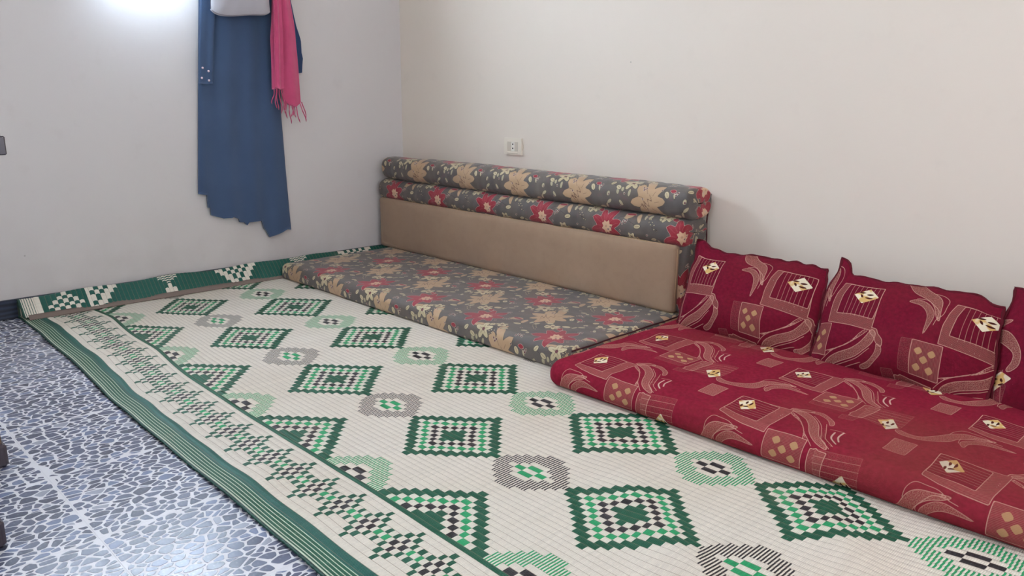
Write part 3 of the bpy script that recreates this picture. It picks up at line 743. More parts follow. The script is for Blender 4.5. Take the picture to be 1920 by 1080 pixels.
col = lay(col, 'maroon', srgb(92, 34, 44), srgb(188, 176, 160), 1.0)
cream = t.mix(shade, srgb(182, 166, 128), srgb(206, 192, 158))
col = lay(col, 'cream', cream, srgb(66, 56, 54), 1.2)
col = t.mix(t.math('MULTIPLY', thread('fine', 0.8), 0.8), col, srgb(84, 50, 46)); col = lay(col, 'heart', srgb(96, 30, 44)); col = lay(col, 'dark', srgb(150, 110, 84), amt=0.5)
wv = t.n('ShaderNodeTexWave', wave_type='BANDS', bands_direction='DIAGONAL'); wv.inputs['Scale'].default_value = 210; t.l(uv, wv.inputs['Vector'])
col = t.mix(t.math('MULTIPLY', wv.outputs[1], 0.08), col, (0.05, 0.05, 0.05, 1))
oc = t.coord(); col = t.mix(t.math('MULTIPLY', t.ramp(t.noise(oc, 3.0, 4), 0.5, 0.75), 0.20), col, srgb(110, 96, 92))
hb = t.math('ADD', t.math('MULTIPLY', wv.outputs[1], 0.25), t.math('MULTIPLY', t.noise(oc, 38, 4), 0.8)); t.bump(hb, 0.35, 0.002)
M['floral'] = t.done(col, 0.58, 0.32, sheen=0.15)

# --- dark red chenille: repeat 325 (p) x 495 (q) mm; origin at the heart of a cream diamond patch
RT = Tile(0.325, 0.495)
RT.poly('hatch', FR_OUT); 
din = RT.poly('inner', FR_IN); RT.poly('bars', FR_IN)
for l_ in STR: RT.sline('thin', l_, smooth=False)
RT.poly('cream', CREAM)
for l_ in LEAFS: RT.poly('leaf', closed_curve(l_, 4))
RT.poly('hatch2', BOX);
RT.poly('dim', DIM1); RT.poly('dim', DIM2)
RT.poly('hatch2', BOX2);
for c_ in DIA5[0]:
    RT.poly('gold', [(c_[0]-11, c_[1]+1), (c_[0]-5, c_[1]+7), (c_[0]+1, c_[1]+12), (c_[0]+7, c_[1]+6), (c_[0]+11, c_[1]-1), (c_[0]+6, c_[1]-7), (c_[0]-1, c_[1]-12), (c_[0]-7, c_[1]-6)])
for c_ in DOTS[0]: RT.dot('speck', c_, 0.0030, 0.0036)
RT.poly('beige', closed_curve(BAND, 3));
RT.poly('hatch', closed_curve(HEAD, 3)); RT.poly('beige2', closed_curve(WING, 3));
RT.poly('beige2', closed_curve(SW1, 3));
RT.poly('beige', closed_curve(WAVE1, 3));
for l_ in PL: RT.sline('cord', l_)
for l_ in ARC: RT.sline('arc', l_)
RT.poly('beige2', SQR)
RT.poly('hatch2', BBOX); RT.poly('dim', BTRI);
for a in range(6):
    f = a/6; RT.sline('thin', [(BTRI[0][0]*(1-f)+BTRI[1][0]*f, BTRI[0][1]*(1-f)+BTRI[1][1]*f), (BTRI[3][0]*(1-f)+BTRI[2][0]*f, BTRI[3][1]*(1-f)+BTRI[2][1]*f)], smooth=False)
BD = [(BDIA[0][0]+4, BDIA[0][1]), BDIA[1], BDIA[2], BDIA[3]]
RT.poly('cream', BD); bx_, by_ = np.mean(BD, 0)
for l_ in LEAFS: RT.poly('leaf', closed_curve(np.array(l_)+[bx_, by_], 4))
for i in range(5): RT.dot('speck', (150+i*11, -222-i*2.2+(i % 2)*3), 0.0032)
for i in range(26):
    r_ = np.random.RandomState(i); RT.dot('fleck', (r_.uniform(0, 325), r_.uniform(0, 495)), 0.0028)

def chenille(name, b1, b2, b3, wornk):
    def A(n): return t.attr(n).outputs['Fac']
    t = NT(name); uvn = t.n('ShaderNodeUVMap'); uvn.uv_map = 'fabric'; uv = uvn.outputs[0]; oc = t.coord()
    base = t.mix(t.noise(oc, 4.5, 5), b1, b2)
    base = t.mix(t.ramp(t.noise(uv, 90, 4), 0.3, 0.8), base, b3)
    fine = t.n('ShaderNodeTexWave', wave_type='BANDS', bands_direction='X'); fine.inputs['Scale'].default_value = 95; fine.inputs['Distortion'].default_value = 1.2; fine.inputs['Detail'].default_value = 1; t.l(uv, fine.inputs['Vector'])
    twill = t.n('ShaderNodeTexWave', wave_type='BANDS', bands_direction='DIAGONAL'); twill.inputs['Scale'].default_value = 130; twill.inputs['Distortion'].default_value = 2.0; t.l(uv, twill.inputs['Vector'])
    grain = t.noise(uv, 420, 2); gr = t.ramp(grain, 0.40, 0.62)
    def cov(name, hi=0.35, lo=-0.35): return t.ramp(A(name), hi, lo)
    bz, bz2 = srgb(178, 132, 116), srgb(190, 148, 128)
    def thread(name, w=0.8): return t.math('MULTIPLY', t.ramp(t.math('ABSOLUTE', A(name+'_s')), w+0.4, w-0.4), t.ramp(A(name+'_u'), 3.4, 2.4))
    def rim(name, w=0.8): return t.ramp(t.math('ABSOLUTE', A(name)), w+0.4, w-0.4)
    col = t.mix(t.math('MULTIPLY', cov('dim'), t.math('MULTIPLY', gr, 0.16)), base, bz)
    hout = t.math('MULTIPLY', cov('hatch'), t.math('SUBTRACT', 1.0, cov('inner')))
    col = t.mix(t.math('MULTIPLY', hout, t.math('ADD', 0.06, t.math('MULTIPLY', twill.outputs[1], 0.34))), col, bz)
    col = t.mix(t.math('MULTIPLY', cov('bars'), 0.18), col, srgb(70, 14, 30))
    col = t.mix(t.math('MULTIPLY', cov('hatch2'), t.math('ADD', 0.05, t.math('MULTIPLY', fine.outputs[1], 0.30))), col, bz)
    col = t.mix(t.math('MULTIPLY', cov('beige'), t.math('ADD', 0.08, t.math('MULTIPLY', gr, 0.42))), col, bz2)
    col = t.mix(t.math('MULTIPLY', cov('beige2'), t.math('ADD', 0.08, t.math('MULTIPLY', gr, 0.40))), col, bz2)
    lnc = srgb(204, 160, 142)
    col = t.mix(t.math('MULTIPLY', thread('thin', 0.55), 0.55), col, lnc)
    for nm, k_ in (('hatch', .72), ('bars', .72), ('hatch2', .72), ('beige', .62), ('beige2', .5), ('dim', .12)): col = t.mix(t.math('MULTIPLY', rim(nm, 0.85), k_), col, lnc)
    col = t.mix(t.math('MULTIPLY', thread('cord', 0.75), 0.70), col, lnc)
    col = t.mix(t.math('MULTIPLY', thread('arc', 2.0), 0.75), col, srgb(216, 186, 168))
    col = t.mix(t.math('MULTIPLY', t.ramp(A('speck'), -1.2, -2.0), 0.8), col, srgb(222, 196, 178))
    col = t.mix(t.math('MULTIPLY', cov('gold'), 0.75), col, srgb(182, 148, 104))
    half = t.ramp(t.noise(t.mapping(uv, (30, 30, 1)), 1.0, 1), 0.47, 0.53)
    cr = t.mix(half, srgb(226, 214, 188), srgb(206, 168, 106))
    col = t.mix(cov('cream'), col, cr); col = t.mix(t.math('MULTIPLY', cov('leaf'), cov('cream')), col, srgb(72, 30, 26))
    col = t.mix(t.math('MULTIPLY', t.ramp(A('fleck'), -1.4, -2.2), 0.35), col, srgb(214, 190, 176))
    lint = t.ramp(t.noise(oc, 150, 3, 0.7), 0.70, 0.78); col = t.mix(t.math('MULTIPLY', lint, 0.30), col, srgb(168, 100, 100))
    worn = t.math('MULTIPLY', t.ramp(t.noise(oc, 1.7, 5), 0.44, 0.66), wornk); col = t.mix(worn, col, srgb(122, 60, 50))
    hb = t.math('ADD', t.math('MULTIPLY', grain, 0.5), t.math('MULTIPLY', t.noise(oc, 26, 5), 1.3)); t.bump(hb, 0.40, 0.003)
    return t.done(col, 0.9, 0.05)
    
M['chenille'] = chenille('dark_red_chenille', srgb(128, 28, 48), srgb(146, 36, 58), srgb(112, 28, 42), 0.45)
M['chenille_shaded'] = chenille('shaded_red_chenille', srgb(108, 20, 40), srgb(124, 27, 48), srgb(92, 20, 36), 0.25)  # same red cloth, with the shade on the pillows darkened into its colours

M['beige_cloth'] = None
t = NT('plain_beige_upholstery'); oc = t.coord()
b_ = t.mix(t.noise(oc, 3.2, 5), srgb(142, 116, 95), srgb(164, 137, 112))
b_ = t.mix(t.math('MULTIPLY', t.ramp(t.noise(t.mapping(oc, (30, 30, 6)), 1.0, 4), 0.45, 0.75), 0.25), b_, srgb(136, 110, 90))
s1 = t.n('ShaderNodeTexWave', wave_type='BANDS', bands_direction='X'); s1.inputs['Scale'].default_value = 160; s1.inputs['Distortion'].default_value = 2; t.l(oc, s1.inputs['Vector'])
b_ = t.mix(t.math('MULTIPLY', s1.outputs[1], 0.10), b_, srgb(120, 96, 80))
t.bump(t.math('ADD', t.math('MULTIPLY', s1.outputs[1], 0.3), t.noise(oc, 20, 4)), 0.3, 0.002)
M['beige_cloth'] = t.done(b_, 0.8, 0.2, sheen=0.2)
M['piping'] = plain('beige_piping', srgb(170, 142, 112), 0.75, 0.2); M['dark_piping'] = plain('maroon_piping', srgb(74, 40, 44), 0.75, 0.2); M['red_piping'] = plain('dark_red_piping', srgb(92, 24, 36), 0.8, 0.15)

# ------------------------------------------------------------------ soft boxes
def soft_box(name, hx, hy, h, rt, rb, step, tile, pat, mat, parent=None, puff=0.0, seed=1, wr=0.0, swap=None, cap=True):
    """mattress-like body centred on the origin, bottom at z=0; pat(s,t)->cloth coordinates of the unfolded surface"""
    Lp = math.pi*rt/2+(h-rt-rb)+math.pi*rb/2
    a, b = hx-rt, hy-rt
    def axis(c, step):
        n1 = max(4, int(Lp/step)); n2 = max(4, int(2*c/step)); return np.r_[np.linspace(-c-Lp, -c, n1+1)[:-1], np.linspace(-c, c, n2+1), np.linspace(c, c+Lp, n1+1)[1:]]
    su, sv = axis(a, step), axis(b, step); Sg, Tg = np.meshgrid(su, sv, indexing='ij')
    cx_, cy_ = np.clip(Sg, -a, a), np.clip(Tg, -b, b); dx, dy = Sg-cx_, Tg-cy_
    r = np.maximum(np.abs(dx), np.abs(dy)); L = np.hypot(dx, dy)+1e-12; ux, uy = dx/L, dy/L
    q1 = math.pi*rt/2; q2 = q1+(h-rt-rb)
    ph = np.clip(r/rt, 0, math.pi/2); ps = np.clip((r-q2)/rb, 0, math.pi/2)
    off = rt*np.sin(ph)-rb*(1-np.cos(ps)); z = h-rt*(1-np.cos(ph))-np.clip(r-q1, 0, q2-q1)-rb*np.sin(ps)
    X = cx_+ux*off; Y = cy_+uy*off
    inx = np.clip(1-np.abs(Sg)/(a+rt), 0, 1); iny = np.clip(1-np.abs(Tg)/(b+rt), 0, 1)
    top = np.clip(z/h, 0, 1)**2
    z = z+puff*top*(1-(1-inx)**4)*(1-(1-iny)**4)
    if wr: z = z+top*wob(Sg, Tg, seed, wr, 0.22)+top*wob(Sg, Tg, seed+5, wr*0.5, 0.08); k = np.sin(np.pi*np.clip(z/h, 0, 1)); w_ = wob(Sg*1.3, Tg*1.3, seed+9, wr*1.2, 0.30); X += ux*k*w_; Y += uy*k*w_
    z = np.maximum(z, 0)
    V = np.stack([X, Y, z], -1).reshape(-1, 3); F = grid_faces(len(su), len(sv))
    at = uvp = None
    if tile is not None:
        p, q = pat(Sg, Tg); at = tile.sample(p, q); uvp = np.stack([p.ravel(), q.ravel()], -1)
    o = mesh_from(name, V, F, mat, parent, True, attrs=at, uv=uvp)
    if cap:   # closed underside
        nu, nv = len(su), len(sv)
        loop = [i*nv for i in range(0, nu, 6)]+[(nu-1)*nv+j for j in range(0, nv, 6)]+[i*nv+nv-1 for i in range(nu-1, -1, -6)]+[j for j in range(nv-1, 0, -6)]
        seen_ = []; [seen_.append(k) for k in loop if k not in seen_]
        Vb = [V[k] for k in seen_]; mesh_from('underside', Vb, [tuple(range(len(Vb)))[::-1]], mat if tile is None else M['dark_piping'], o, False)
    return o, (a, b, Lp)
def outline_tube(name, hx, hy, z, r, mat, parent, cr=0.05, n=8, seed=1):
    pts = []
    for cx_, cy_, a0 in ((hx-cr, hy-cr, 0), (-hx+cr, hy-cr, 90), (-hx+cr, -hy+cr, 180), (hx-cr, -hy+cr, 270)):
        for k in range(n+1):
            q = math.radians(a0+90*k/n); pts.append((cx_+cr*math.cos(q), cy_+cr*math.sin(q)))
    P = []
    for i in range(len(pts)):
        p, q = np.array(pts[i]), np.array(pts[(i+1) % len(pts)]); m_ = max(1, int(np.linalg.norm(q-p)/0.03))
        for k in range(m_): P.append(p+(q-p)*k/m_)
    P.append(P[0]); mb = MB(); mb.tube([(p[0], p[1], z+0.0008*math.sin(i*0.7+seed)) for i, p in enumerate(P)], r, 6, False)
    return mb.build(name, mat, parent, True)

# floral mattress
MX0, MX1, MY0, MY1 = 0.085, 1.945, -0.822, -0.012
mcx, mcy = (MX0+MX1)/2, (MY0+MY1)/2
o, _ = soft_box('floor_mattress', (MX1-MX0)/2, (MY1-MY0)/2, 0.073, 0.032, 0.014, 0.0037, FT,
                lambda s_, t_: (s_+mcx-1.103, t_+mcy+0.73), M['floral'], None, puff=0.003, seed=21, wr=0.0007)
o.location = (mcx, mcy, 0.0035)
tag(o, 'thin grey floral mattress with red and beige flowers, under the long bolster', 'mattress')
for xe in (-1, 1):
    mb = MB(); mb.tube([(xe*((MX1-MX0)/2-0.010), y, 0.0655+0.001*math.sin(y*30)) for y in np.linspace(-(MY1-MY0)/2+0.03, (MY1-MY0)/2-0.03, 30)], 0.0028, 6); mb.build('seam_cord', M['dark_piping'], o, True)

# red mattress
QX0, QX1, QY0, QY1 = 1.957, 3.86, -0.947, -0.012
qcx, qcy = (QX0+QX1)/2, (QY0+QY1)/2
o, _ = soft_box('floor_mattress', (QX1-QX0)/2, (QY1-QY0)/2, 0.084, 0.048, 0.032, 0.0036, RT,
                lambda s_, t_: (t_+qcy+0.831, -(s_+qcx-2.583)), M['chenille'], None, puff=0.005, seed=33, wr=0.0016)
o.location = (qcx, qcy, 0.0035); 
tag(o, 'dark red patterned mattress in the foreground, in front of the red pillows', 'mattress')

# ------------------------------------------------------------------ long back bolster: beige front panel, two floral rolls
bol = empty('back_bolster', (1.0, -0.1, 0.0775)); tag(bol, 'long back bolster with beige front panel and two floral rolls, leaning on the wall', 'bolster')
BO = np.array([1.0, -0.1, 0.0775])
def roll(name, x0, x1, y0, y1, z0, z1, tile_origin, seed):
    """long padded roll: rounded-square section, domed ends"""
    L = x1-x0; ry, rz = (y1-y0)/2, (z1-z0)/2; er = 0.018
    nsec = 96; ns = int(L/0.0045)
    # section by arc length, seam at the back
    th = np.linspace(math.pi*0.5, math.pi*2.5, 721); e = 0.72
    cy_ = np.sign(np.cos(th))*np.abs(np.cos(th))**e*ry; cz = np.sign(np.sin(th))*np.abs(np.sin(th))**e*rz
    # start at the back (y max) go under, front, top
    th = np.linspace(0, -2*math.pi, 721); cy_ = np.sign(np.cos(th))*np.abs(np.cos(th))**e*ry; cz = np.sign(np.sin(th))*np.abs(np.sin(th))**e*rz
    al = np.r_[0, np.cumsum(np.hypot(np.diff(cy_), np.diff(cz)))]
    tt = np.linspace(0, al[-1], nsec+1)[:-1]; sy = np.interp(tt, al, cy_); sz = np.interp(tt, al, cz)
    front = np.interp(0.5*al[-1], [0, al[-1]], [0, al[-1]])      # arc position of the front middle
    # lengthwise with domed ends
    ke = 12
    xs = [x0]+[x0+er*(1-math.cos(math.pi/2*k/ke)) for k in range(1, ke)]+list(np.linspace(x0+er, x1-er, ns))+[x1-er*(1-math.cos(math.pi/2*(ke-k)/ke)) for k in range(1, ke)]+[x1]
    sc = [0.80]+[0.80+0.20*math.sin(math.pi/2*k/ke) for k in range(1, ke)]+[1.0]*ns+[0.80+0.20*math.sin(math.pi/2*(ke-k)/ke) for k in range(1, ke)]+[0.80]
    xs = [x0]*5+xs+[x1]*5; sc = [0.02, 0.2, 0.4, 0.6, 0.72]+sc+[0.72, 0.6, 0.4, 0.2, 0.02]
    s_arc = [0.0]
    for i in range(1, len(xs)): s_arc.append(s_arc[-1]+math.hypot(xs[i]-xs[i-1], (sc[i]-sc[i-1])*rz))
    off = (s_arc[len(s_arc)//2]-(xs[len(xs)//2]-x0))
    XS, SY = np.meshgrid(xs, sy, indexing='ij'); _, SZ = np.meshgrid(xs, sz, indexing='ij'); K = np.array(sc)[:, None]
    SA, TT = np.meshgrid(np.array(s_arc)-off+x0, tt-front, indexing='ij')
    w_ = wob(XS, TT, seed, 0.0018, 0.25)+wob(XS, TT, seed+3, 0.0007, 0.07)
    f = 1+w_/rz
    cyc, czc = (y0+y1)/2, (z0+z1)/2
    lean = np.interp(XS, [0, 1, 1.95], [0, 0.002, 0.0])
    V = np.stack([XS-BO[0], cyc+SY*(1-(1-K)*.8)*f-BO[1], czc+SZ*K*f+lean-BO[2]], -1)
    p, q = SA-tile_origin[0], TT+tile_origin[1]
    at = FT.sample(p, q); F = grid_faces(len(xs), nsec, True)
    V = V.reshape(-1, 3); n = len(V)
    o = mesh_from(name, V, F, M['floral'], bol, True, attrs=at, uv=np.stack([p.ravel(), q.ravel()], -1))
    return o
M['grey_cloth'] = plain('grey_floral_ground', srgb(96, 90, 88), 0.65, 0.25, nscale=40, var=0.15)
roll('upper_roll', 0.062, 1.956, -0.196, -0.020, 0.437, 0.556, (1.080-0.177, 0.1625+0.005), 5)
roll('lower_roll', 0.040, 1.946, -0.200, -0.022, 0.330, 0.442, (1.237, 0.012), 9)
# body behind the panel (floral sides)
def sidepat(s_, t_): return s_-0.2, t_
o, _ = soft_box('cushion_body', 1.915/2, 0.275/2, 0.150, 0.018, 0.018, 0.006, FT, lambda s_, t_: (s_+0.12, t_+0.05), M['floral'], bol, seed=3, wr=0.0008)
o.rotation_euler = (D(90), 0, 0); o.location = (0.9905-BO[0], -0.020-BO[1], 0.2165-BO[2])
# flat beige panel, bulging softly, wider than tall
o, _ = soft_box('front_panel', 1.885/2, 0.262/2, 0.030, 0.012, 0.010, 0.012, None, None, M['beige_cloth'], bol, puff=0.014, seed=13, wr=0.0012)
o.rotation_euler = (D(90), 0, 0); o.location = (0.978-BO[0], -0.163-BO[1], 0.2095-BO[2])
p_ = outline_tube('piping', 1.885/2-0.002, 0.262/2-0.002, 0.020, 0.0028, M['piping'], o, 0.02)
# seam cords on the right-hand end
for zz, nm in ((0.34, 0),): pass
mb = MB(); ptsz = np.linspace(0.085, 0.525, 26)
mb.tube([(1.938+0.009*((z_-0.085)/0.46)+0.002*math.sin(z_*40)-BO[0], -0.030-BO[1]+0.003*math.sin(z_*27), z_-BO[2]) for z_ in ptsz], 0.0030, 6); mb.build('seam_cord', M['dark_piping'], bol, True)

# ------------------------------------------------------------------ square red pillows leaning on the wall
def pillow(label, cx_, w_, h_, lean, z0, yb, pat, seed, ears, thick=0.15, rz=0.0, rollx=0.0, shear=0.0):
    n = 132; m_ = 110
    a = np.linspace(-1, 1, n); b = np.linspace(-1, 1, m_); Ag, Bg = np.meshgrid(a, b, indexing='ij')
    Wd = w_/2*(1+0.004*(1-Bg**2)); Hd = h_/2*(1-0.030*(1-Ag**2))
    X = Ag*Wd; Z = Bg*Hd
    for (ex, ez), (ox, oz) in ears.items():      # pulled-out corners
        k = np.exp(-((Ag-ex)/0.19)**4-((Bg-ez)/0.30)**4); X = X+ox*k; Z = Z+oz*k
    edge = np.maximum(np.abs(Ag), np.abs(Bg)); X = X-shear*(Bg+1)/2
    Z = Z+wob(X, Z, seed, 0.0045, 0.16)*np.abs(Bg)**3*np.sign(Bg)+wob(X*1.0, Z*0, seed+2, 0.0035, 0.06)*np.clip(np.abs(Bg)-.9, 0, .1)*10
    X = X+wob(X*0, Z, seed+1, 0.003, 0.13)*np.abs(Ag)**3
    prof = (np.clip(1-np.abs(Ag)**3.2, 0, 1)*np.clip(1-np.abs(Bg)**3.0, 0, 1))**0.80
    sag = 1-0.22*Bg                                # stuffing settles low
    T = thick/2*prof*sag
    wr = (wob(X, Z, seed+7, 0.0030, 0.17)+wob(X, Z, seed+11, 0.0012, 0.06))*prof
    # gathers that run in from the corners
    for (ex, ez) in ((-1, 1), (1, 1), (-1, -1), (1, -1)):
        dx, dz = (Ag-ex), (Bg-ez); rr_ = np.hypot(dx*w_, dz*h_)/0.5; an = np.arctan2(dz*h_, dx*w_)
        wr = wr+0.0045*np.sin(an*9+seed)*np.exp(-(rr_/0.33)**2)*np.clip(edge*0+prof*1.6, 0, 1)
    out = []
    yb2 = 0
    tilt = math.radians(lean); ca, sa = math.cos(tilt), math.sin(tilt); cr, sr = math.cos(rollx), math.sin(rollx)
    Zb = Z+h_/2
    root = empty('red_pillow', (cx_, yb, z0), rz)
    tag(root, label, 'pillow', 'red pillows along the wall')
    for side, nm in ((-1, 'front_cover'), (1, 'back_cover')):
        Yl = side*(T+(wr if side < 0 else 0))
        x_, z_ = X*cr-Zb*sr, X*sr+Zb*cr
        Yw = Yl*ca+z_*sa; Zw = z_*ca-Yl*sa
        V = np.stack([x_, Yw, Zw], -1).reshape(-1, 3)
        F = grid_faces(n, m_); 
        if side > 0: F = F[:, ::-1]
        p, q = pat(Ag*w_/2, Bg*h_/2)
        mesh_from(nm, V, F, M['chenille_shaded'], root, True, attrs=RT.sample(p, q), uv=np.stack([p.ravel(), q.ravel()], -1))
    # stitched edge
    ring = [(i, 0) for i in range(0, n, 3)]+[(n-1, j) for j in range(0, m_, 3)]+[(i, m_-1) for i in range(n-1, -1, -3)]+[(0, j) for j in range(m_-1, -1, -3)]
    x_, z_ = X*cr-Zb*sr, X*sr+Zb*cr; P = [(x_[i, j], z_[i, j]*sa, z_[i, j]*ca) for i, j in ring]
    mb = MB(); mb.tube(P+[P[0]], [0.0042+0.0012*math.sin(i*1.3+seed) for i in range(len(P)+1)], 6, False); mb.build('stitched_edge', M['red_piping'], root, True)
    return root
# cloth coordinates: the cream diamonds sit where the photograph shows them
def pat_at(px, pz): return lambda s_, t_: (s_-px, t_-pz)
PIL = [
 dict(label='red patterned pillow beside the floral bolster end', cx_=2.270, w_=0.494, h_=0.318, lean=30, z0=0.070, yb=-0.324, pat=pat_at(-0.143, 0.075), seed=41, ears={(-1, 1): (-0.012, 0.030), (1, 1): (-0.006, -0.004), (-1, -1): (-0.002, 0.0), (1, -1): (0.0, 0.0)}, rz=D(-1.0), rollx=D(0), shear=0.035),
 dict(label='middle red patterned pillow with one tall pinched corner', cx_=2.773, w_=0.494, h_=0.318, lean=31, z0=0.066, yb=-0.340, pat=pat_at(-0.106, 0.078), seed=57, ears={(-1, 1): (0.010, 0.038), (1, 1): (-0.004, -0.012), (-1, -1): (-0.002, 0.0), (1, -1): (0.0, 0.0)}, rz=D(-1.0), rollx=D(-1.2), shear=0.035),
 dict(label='red pillow at the right edge, cut off by the frame', cx_=3.272, w_=0.494, h_=0.330, lean=31, z0=0.066, yb=-0.335, pat=lambda s_, t_: (-(s_+0.10), -(t_-0.10)), seed=63, ears={(-1, 1): (0.006, 0.030), (1, 1): (0.0, 0.0), (-1, -1): (0.0, 0.0), (1, -1): (0.0, 0.0)}, rz=D(-1.0), rollx=D(0), shear=0.035),
]
for kw in PIL: pillow(**kw)

# ------------------------------------------------------------------ clothes on the far wall
M['navy'] = plain('dark_navy_cloth', srgb(66, 85, 114), 0.85, 0.1, var=0.10, nscale=6, bump=0.25, bscale=500, sheen=0.35)
M['navy2'] = plain('black_navy_cloth', srgb(50, 70, 106), 0.85, 0.1, var=0.10, nscale=6, bump=0.25, bscale=500, sheen=0.25)
M['pink'] = plain('pink_wool', srgb(192, 76, 114), 0.88, 0.1, var=0.12, nscale=30, bump=0.4, bscale=600, sheen=0.4)
M['silver'] = plain('silver_grey_leatherette', srgb(178, 175, 182), 0.38, 0.5, var=0.05, nscale=9, bump=0.2, bscale=300)
M['wood'] = plain('brown_varnished_wood', srgb(92, 60, 40), 0.45, 0.4, var=0.2, nscale=20)
M['steel'] = plain('brushed_steel', srgb(170, 170, 172), 0.3, 0.5, metal=0.9)

def drape(name, left, right, hem, ztop, x0, th, folds, mat, parent, seed=1, nu=110, nvv=70, xfun=None):
    """a hanging cloth panel with thickness: left/right edges as (y,z) lists top to bottom, hem as (y,z) left to right"""
    L = np.array(left)[::-1]; R = np.array(right)[::-1]; H = np.array(hem)
    yl_h, yr_h = H[0, 0], H[-1, 0]
    a = np.linspace(0, 1, nu)
    # add exact hem corner columns
    extra = (H[:, 0]-yl_h)/(yr_h-yl_h); a = np.unique(np.clip(np.r_[a, extra, extra+0.0015], 0, 1)); nu = len(a)
    zb = np.interp(yl_h+(yr_h-yl_h)*a, np.maximum.accumulate(H[:, 0]+np.arange(len(H))*1e-5), H[:, 1])
    b = np.linspace(0, 1, nvv); Ag, Bg = np.meshgrid(a, b, indexing='ij')
    Z = ztop+(zb[:, None]-ztop)*Bg
    yl = np.interp(Z, L[:, 1], L[:, 0]); yr = np.interp(Z, R[:, 1], R[:, 0])
    Y = yl+(yr-yl)*Ag
    amp = folds[0]*(0.55+0.45*Bg)
    X = x0+th+amp*(0.5+0.5*np.sin(Ag*2*np.pi*folds[1]+seed+0.9*np.sin(Ag*5+Bg*1.4+seed)))+wob(Y, Z, seed, 0.0022, 0.25)
    edge = np.minimum(Ag, 1-Ag); X = x0+(X-x0)*(1-np.exp(-edge/0.014)*0.75)
    if xfun: X = X+xfun(Ag, Bg, Y, Z)
    Xb = np.full_like(X, x0)+0.0*X
    Xb = np.minimum(X-0.002, np.maximum(Xb, X-0.006-th*0.6))
    nv = nvv; Vf = np.stack([X, Y, Z], -1).reshape(-1, 3); Vb = np.stack([Xb, Y, Z], -1).reshape(-1, 3); N = len(Vf)
    F = grid_faces(nu, nv); Fb = F[:, ::-1]+N
    per = [i*nv for i in range(nu)]+[(nu-1)*nv+j for j in range(1, nv)]+[i*nv+nv-1 for i in range(nu-2, -1, -1)]+[j for j in range(nv-2, 0, -1)]
    per = np.array(per); nx = np.roll(per, -1); side = np.stack([per, nx, nx+N, per+N], -1)
    return mesh_from(name, np.r_[Vf, Vb], np.r_[F, Fb, side], mat, parent, True)

# coat rail above the frame, which everything hangs from
rail = empty('coat_rack', (0.0, -0.85, 1.74)); tag(rail, 'wooden coat rail with steel hooks on the far wall, above the frame', 'coat rack')
MB().box(0.0, 0.020, -0.33, 0.33, -0.045, 0.045, 0.004).build('rail', M['wood'], rail)
for y in (-0.22, -0.05, 0.12, 0.26):
    MB().tube([(0.018, y, 0.0), (0.045, y, -0.012), (0.062, y, -0.005), (0.070, y, 0.020)], [0.005, 0.0045, 0.0045, 0.006], 8).build('hook', M['steel'], rail, True)

dress = empty('navy_gown', (0.03, -0.92, 1.70)); tag(dress, 'long dark blue gown with ragged hem hanging on the far wall', 'gown')
OFF = np.array([0.03, -0.92, 1.70])
def rel(pts): return [(y-OFF[1], z-OFF[2]) for y, z in pts]
HEM = [(-1.161, .432), (-1.124, .424), (-1.1235, .402), (-1.122, .366), (-1.112, .365), (-1.110, .330), (-1.083, .320), (-1.053, .310), (-1.015, .309), (-1.007, .313), (-.979, .300), (-.977, .285), (-.954, .282), (-.941, .266), (-.930, .280), (-.864, .281), (-.856, .241), (-.846, .229), (-.831, .196), (-.776, .211), (-.735, .225), (-.709, .219)]
LFT = [(-.975, 1.70), (-1.03, 1.60), (-1.070, 1.45), (-1.087, 1.262), (-1.108, 1.041), (-1.161, .432), (-1.161, .1)]
RGT = [(-.865, 1.70), (-.80, 1.60), (-.735, 1.45), (-.705, 1.295), (-.728, .778), (-.724, .666), (-.720, .513), (-.715, .357), (-.709, .219), (-.709, .1)]
drape('gown_body', rel(LFT), rel(RGT), rel(HEM), -0.035, -0.018, 0.010, (0.009, 3.3), M['navy'], dress, seed=2, nu=120, nvv=90)
# right sleeve hanging beside the scarf
SL = [(-.80, 1.62), (-.70, 1.45), (-.665, 1.28), (-.66, 1.10), (-.660, .97), (-.66, .9)]; SR_ = [(-.78, 1.64), (-.68, 1.48), (-.650, 1.301), (-.624, 1.184), (-.605, 1.125), (-.603, 1.064), (-.596, 1.045), (-.605, .975), (-.605, .9)]
drape('sleeve', rel(SL), rel(SR_), rel([(-.66, .975), (-.64, .970), (-.620, .972), (-.605, .975)]), -0.08, -0.018, 0.012, (0.006, 1.2), M['navy2'], dress, seed=5, nu=24, nvv=50)
SL = [(-.99, 1.62), (-1.06, 1.45), (-1.088, 1.262), (-1.118, 1.0), (-1.124, .92), (-1.124, .8)]; SR_ = [(-.97, 1.60), (-1.00, 1.45), (-1.02, 1.262), (-1.052, 1.0), (-1.062, .92), (-1.062, .8)]
lsl = drape('sleeve', rel(SL), rel(SR_), rel([(-1.124, .915), (-1.10, .912), (-1.08, .913), (-1.062, .915)]), -0.10, 0.000, 0.008, (0.003, 1.1), M['navy'], dress, seed=8, nu=26, nvv=50)
M['pearl'] = plain('pearly_pink_stud', srgb(226, 200, 206), 0.2, 0.6, var=0.02)
for y, z in ((-1.106, .981), (-1.081, .968), (-1.113, .938), (-1.082, .928)):
    b_ = MB().lathe((0, 0, 0), [(0.0048, 0.0), (0.0052, 0.0015), (0.0042, 0.0038), (0.0018, 0.0052)], 12, axis=0).build('button', M['pearl'], lsl, True); b_.location = (0.0125, y-OFF[1], z-OFF[2])
MB().tube([(-0.005, 0, -0.045), (0.0, 0, -0.02), (0.020, -0.002, 0.015), (0.026, 0, 0.030), (0.012, 0.002, 0.012), (0, 0, -0.01)], 0.002, 6).build('hanging_loop', M['navy2'], dress, True)

